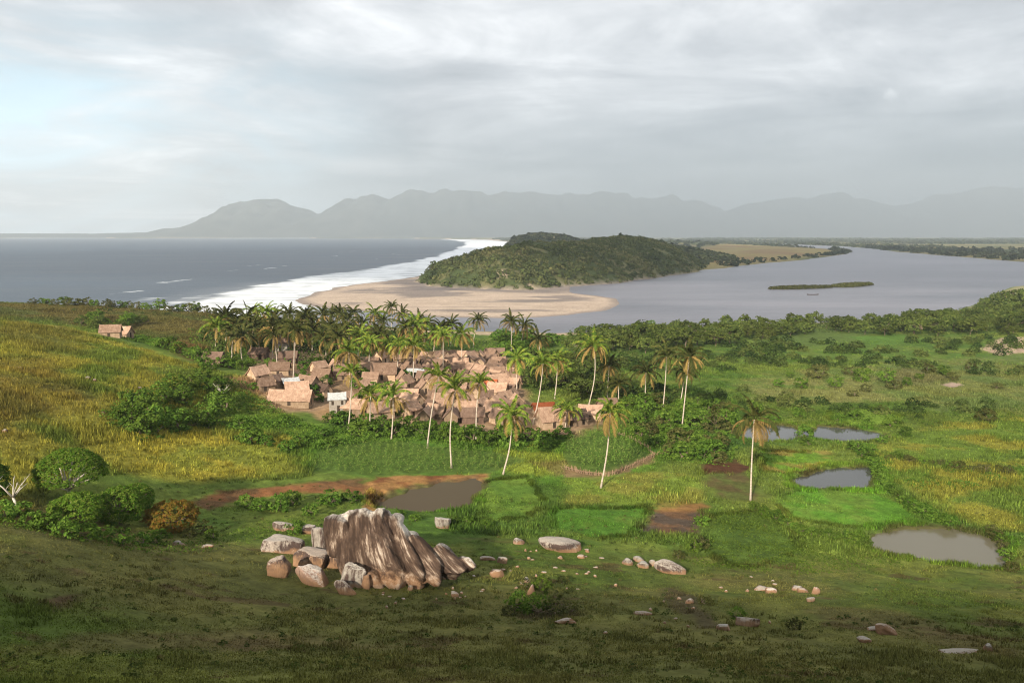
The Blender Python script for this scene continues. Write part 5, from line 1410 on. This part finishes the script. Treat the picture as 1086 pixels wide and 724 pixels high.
den = math_(nt, 'ADD', math_(nt, 'MAXIMUM', dz, 0.0), .07)
cx_ = nt.nodes.new('ShaderNodeCombineXYZ'); L(nt, math_(nt, 'DIVIDE', dx, den), cx_.inputs[0]); L(nt, math_(nt, 'DIVIDE', dy, den), cx_.inputs[1])
n1 = noise(nt, mapping(nt, cx_.outputs[0], (.62, .62, 1)), 1, 9, .60, .55)
n2 = noise(nt, mapping(nt, cx_.outputs[0], (.13, .13, 1)), 1, 4, .5, .2)
n3_ = noise(nt, mapping(nt, tc, (4.5, 4.5, 13)), 1, 8, .60, .6)
nn = math_(nt, 'ADD', math_(nt, 'MULTIPLY', n1, .45), math_(nt, 'ADD', math_(nt, 'MULTIPLY', n2, .25), math_(nt, 'MULTIPLY', n3_, .30)))
cl = ramp(nt, nn, [(.37, (.34, .355, .37)), (.455, (.46, .475, .49)), (.52, (.62, .63, .64)), (.60, (.90, .905, .91))])
# heavier grey over the mountains, darkest to the right
lowk = ramp(nt, dz, [(.04, 1.0), (.12, .65), (.25, 0.0)])
az = math_(nt, 'DIVIDE', dx, math_(nt, 'MAXIMUM', dy, .05))
rk = ramp(nt, math_(nt, 'MULTIPLY_ADD', az, .8, .5), [(.12, 0.0), (.40, .75), (1.0, 1.0)])
kd = math_(nt, 'MULTIPLY', lowk, rk)
cl = mixc(nt, math_(nt, 'MULTIPLY', kd, .85), cl, (.13, .16, .20))
# opening low on the left with pale blue behind
lk = ramp(nt, math_(nt, 'MULTIPLY_ADD', az, -1.0, -.10), [(.0, 0.0), (.40, 1.0)])
gapn = ramp(nt, math_(nt, 'ADD', n3_, math_(nt, 'MULTIPLY', n1, .3)), [(.50, 1.0), (.72, 0.0)])
up = ramp(nt, dz, [(.0, 1.0), (.10, .9), (.19, .45), (.25, 0.0)])
gap = math_(nt, 'MULTIPLY', math_(nt, 'MULTIPLY', lk, up), math_(nt, 'MULTIPLY_ADD', gapn, .85, .15))
pale = mixc(nt, ramp(nt, dz, [(.0, 0.0), (.2, 1.0)]), (.86, .97, 1.02), (.46, .71, .84))
cl = mixc(nt, gap, cl, pale)
vd = ray(948, 99); vd = vd / np.linalg.norm(vd)
dt = nt.nodes.new('ShaderNodeVectorMath'); dt.operation = 'DOT_PRODUCT'; L(nt, tc, dt.inputs[0]); dt.inputs[1].default_value = tuple(vd)
n4 = noise(nt, mapping(nt, tc, (26, 26, 44)), 1, 6, .6, .4)
puff = math_(nt, 'MULTIPLY_ADD', math_(nt, 'ADD', dt.outputs['Value'], math_(nt, 'MULTIPLY', n4, .00028)), 9000.0, -9000.9, clamp=True)
cl = mixc(nt, math_(nt, 'MULTIPLY', puff, .6), cl, (1.05, 1.06, 1.06))
# unseen sky above the view made brighter, added fill for the dark foreground
cl = mixc(nt, ramp(nt, dz, [(.34, 0.0), (.62, 1.0)]), cl, mixc(nt, nn, (.56, .62, .70), (1.05, 1.05, 1.05)))
bg1 = nt.nodes.new('ShaderNodeBackground'); L(nt, sky.outputs[0], bg1.inputs[0]); bg1.inputs[1].default_value = .10
bg2 = nt.nodes.new('ShaderNodeBackground'); L(nt, cl, bg2.inputs[0]); bg2.inputs[1].default_value = 1.0
mx = nt.nodes.new('ShaderNodeMixShader'); mx.inputs[0].default_value = .92
L(nt, bg1.outputs[0], mx.inputs[1]); L(nt, bg2.outputs[0], mx.inputs[2]); L(nt, mx.outputs[0], out.inputs['Surface'])

# broken clouds above the haze, out of the frame, that shade the bay and the far right
def cloudmat():
    m, nt, o = newmat('cloud'); d = nt.nodes.new('ShaderNodeBsdfDiffuse'); d.inputs[0].default_value = (.85, .86, .88, 1)
    t = nt.nodes.new('ShaderNodeBsdfTransparent'); x = nt.nodes.new('ShaderNodeMixShader'); x.inputs[0].default_value = .55
    L(nt, t.outputs[0], x.inputs[1]); L(nt, d.outputs[0], x.inputs[2]); L(nt, x.outputs[0], o.inputs['Surface']); return m
M['cloud'] = cloudmat()
CZ = 860.0
def cloud(gx, gy, rx, ry, seed):
    """cloud whose shade falls round (gx, gy) on the ground"""
    k = CZ / math.tan(SUN_EL)
    D, T = ico(5)
    P = D * (1 + .35 * n3(D, seed, 1.6)[:, None] + .18 * n3(D, seed + 2, 4)[:, None] + .08 * n3(D, seed + 4, 9)[:, None]) * np.array([rx, ry, 70])
    o = mesh('cloud', P, None, T, M['cloud'], smooth=True)
    o.location = (gx - sin(SUN_AZ) * k, gy - cos(SUN_AZ) * k, CZ + 130); tag(o, kind='structure')
cloud(250, 1500, 1300, 950, 1)

m, nt, o_ = newmat('haze_air')
pv = nt.nodes.new('ShaderNodeVolumePrincipled'); pv.inputs['Color'].default_value = (.68, .755, .81, 1); pv.inputs['Density'].default_value = 1.05e-4; pv.inputs['Anisotropy'].default_value = 0
L(nt, pv.outputs[0], o_.inputs['Volume'])
mb = MB(); mb.box(-9700, 15700, -1200, 12700, -4, 690)
hzo = mb.build('haze', m); tag(hzo, kind='stuff')

m, nt, o_ = newmat('rain_air')
pv = nt.nodes.new('ShaderNodeVolumePrincipled'); pv.inputs['Color'].default_value = (.30, .375, .45, 1); pv.inputs['Density'].default_value = 1.05e-4; pv.inputs['Anisotropy'].default_value = 0
L(nt, pv.outputs[0], o_.inputs['Volume'])
D, T = ico(5)
for k_, (rx_, ry_, rz_) in enumerate([(4800, 800, 620), (5900, 1050, 830), (6900, 1300, 1060), (7800, 1550, 1330)]):
    P = D * (1 + .16 * n3(D, 40 + k_, 1.7)[:, None] + .08 * n3(D, 50 + k_, 4.2)[:, None]) * np.array([rx_, ry_, rz_])
    o = mesh('rain_mist', P, None, T, m); o.location = (4900, 9300, 330); tag(o, kind='stuff')

# ------------------------------------------------------------------ camera and render settings
cd = bpy.data.cameras.new('camera'); cd.sensor_width = 36; cd.lens = 36 * F / 1086; cd.clip_start = .5; cd.clip_end = 200000
co = bpy.data.objects.new('camera', cd); COL.objects.link(co); co.location = CAM; co.rotation_euler = (pi / 2 - PITCH, 0, 0)
S.camera = co
S.view_settings.view_transform = 'Standard'; S.view_settings.look = 'None'; S.view_settings.exposure = .76; S.view_settings.gamma = 1; S.view_settings.use_curve_mapping = False
S.render.engine = 'CYCLES'
S.cycles.max_bounces = 6; S.cycles.diffuse_bounces = 2; S.cycles.glossy_bounces = 2; S.cycles.transmission_bounces = 3; S.cycles.volume_bounces = 0; S.cycles.transparent_max_bounces = 8
S.cycles.use_denoising = True
S.cycles.pixel_filter_type = 'BLACKMAN_HARRIS'; S.cycles.filter_width = 1.1
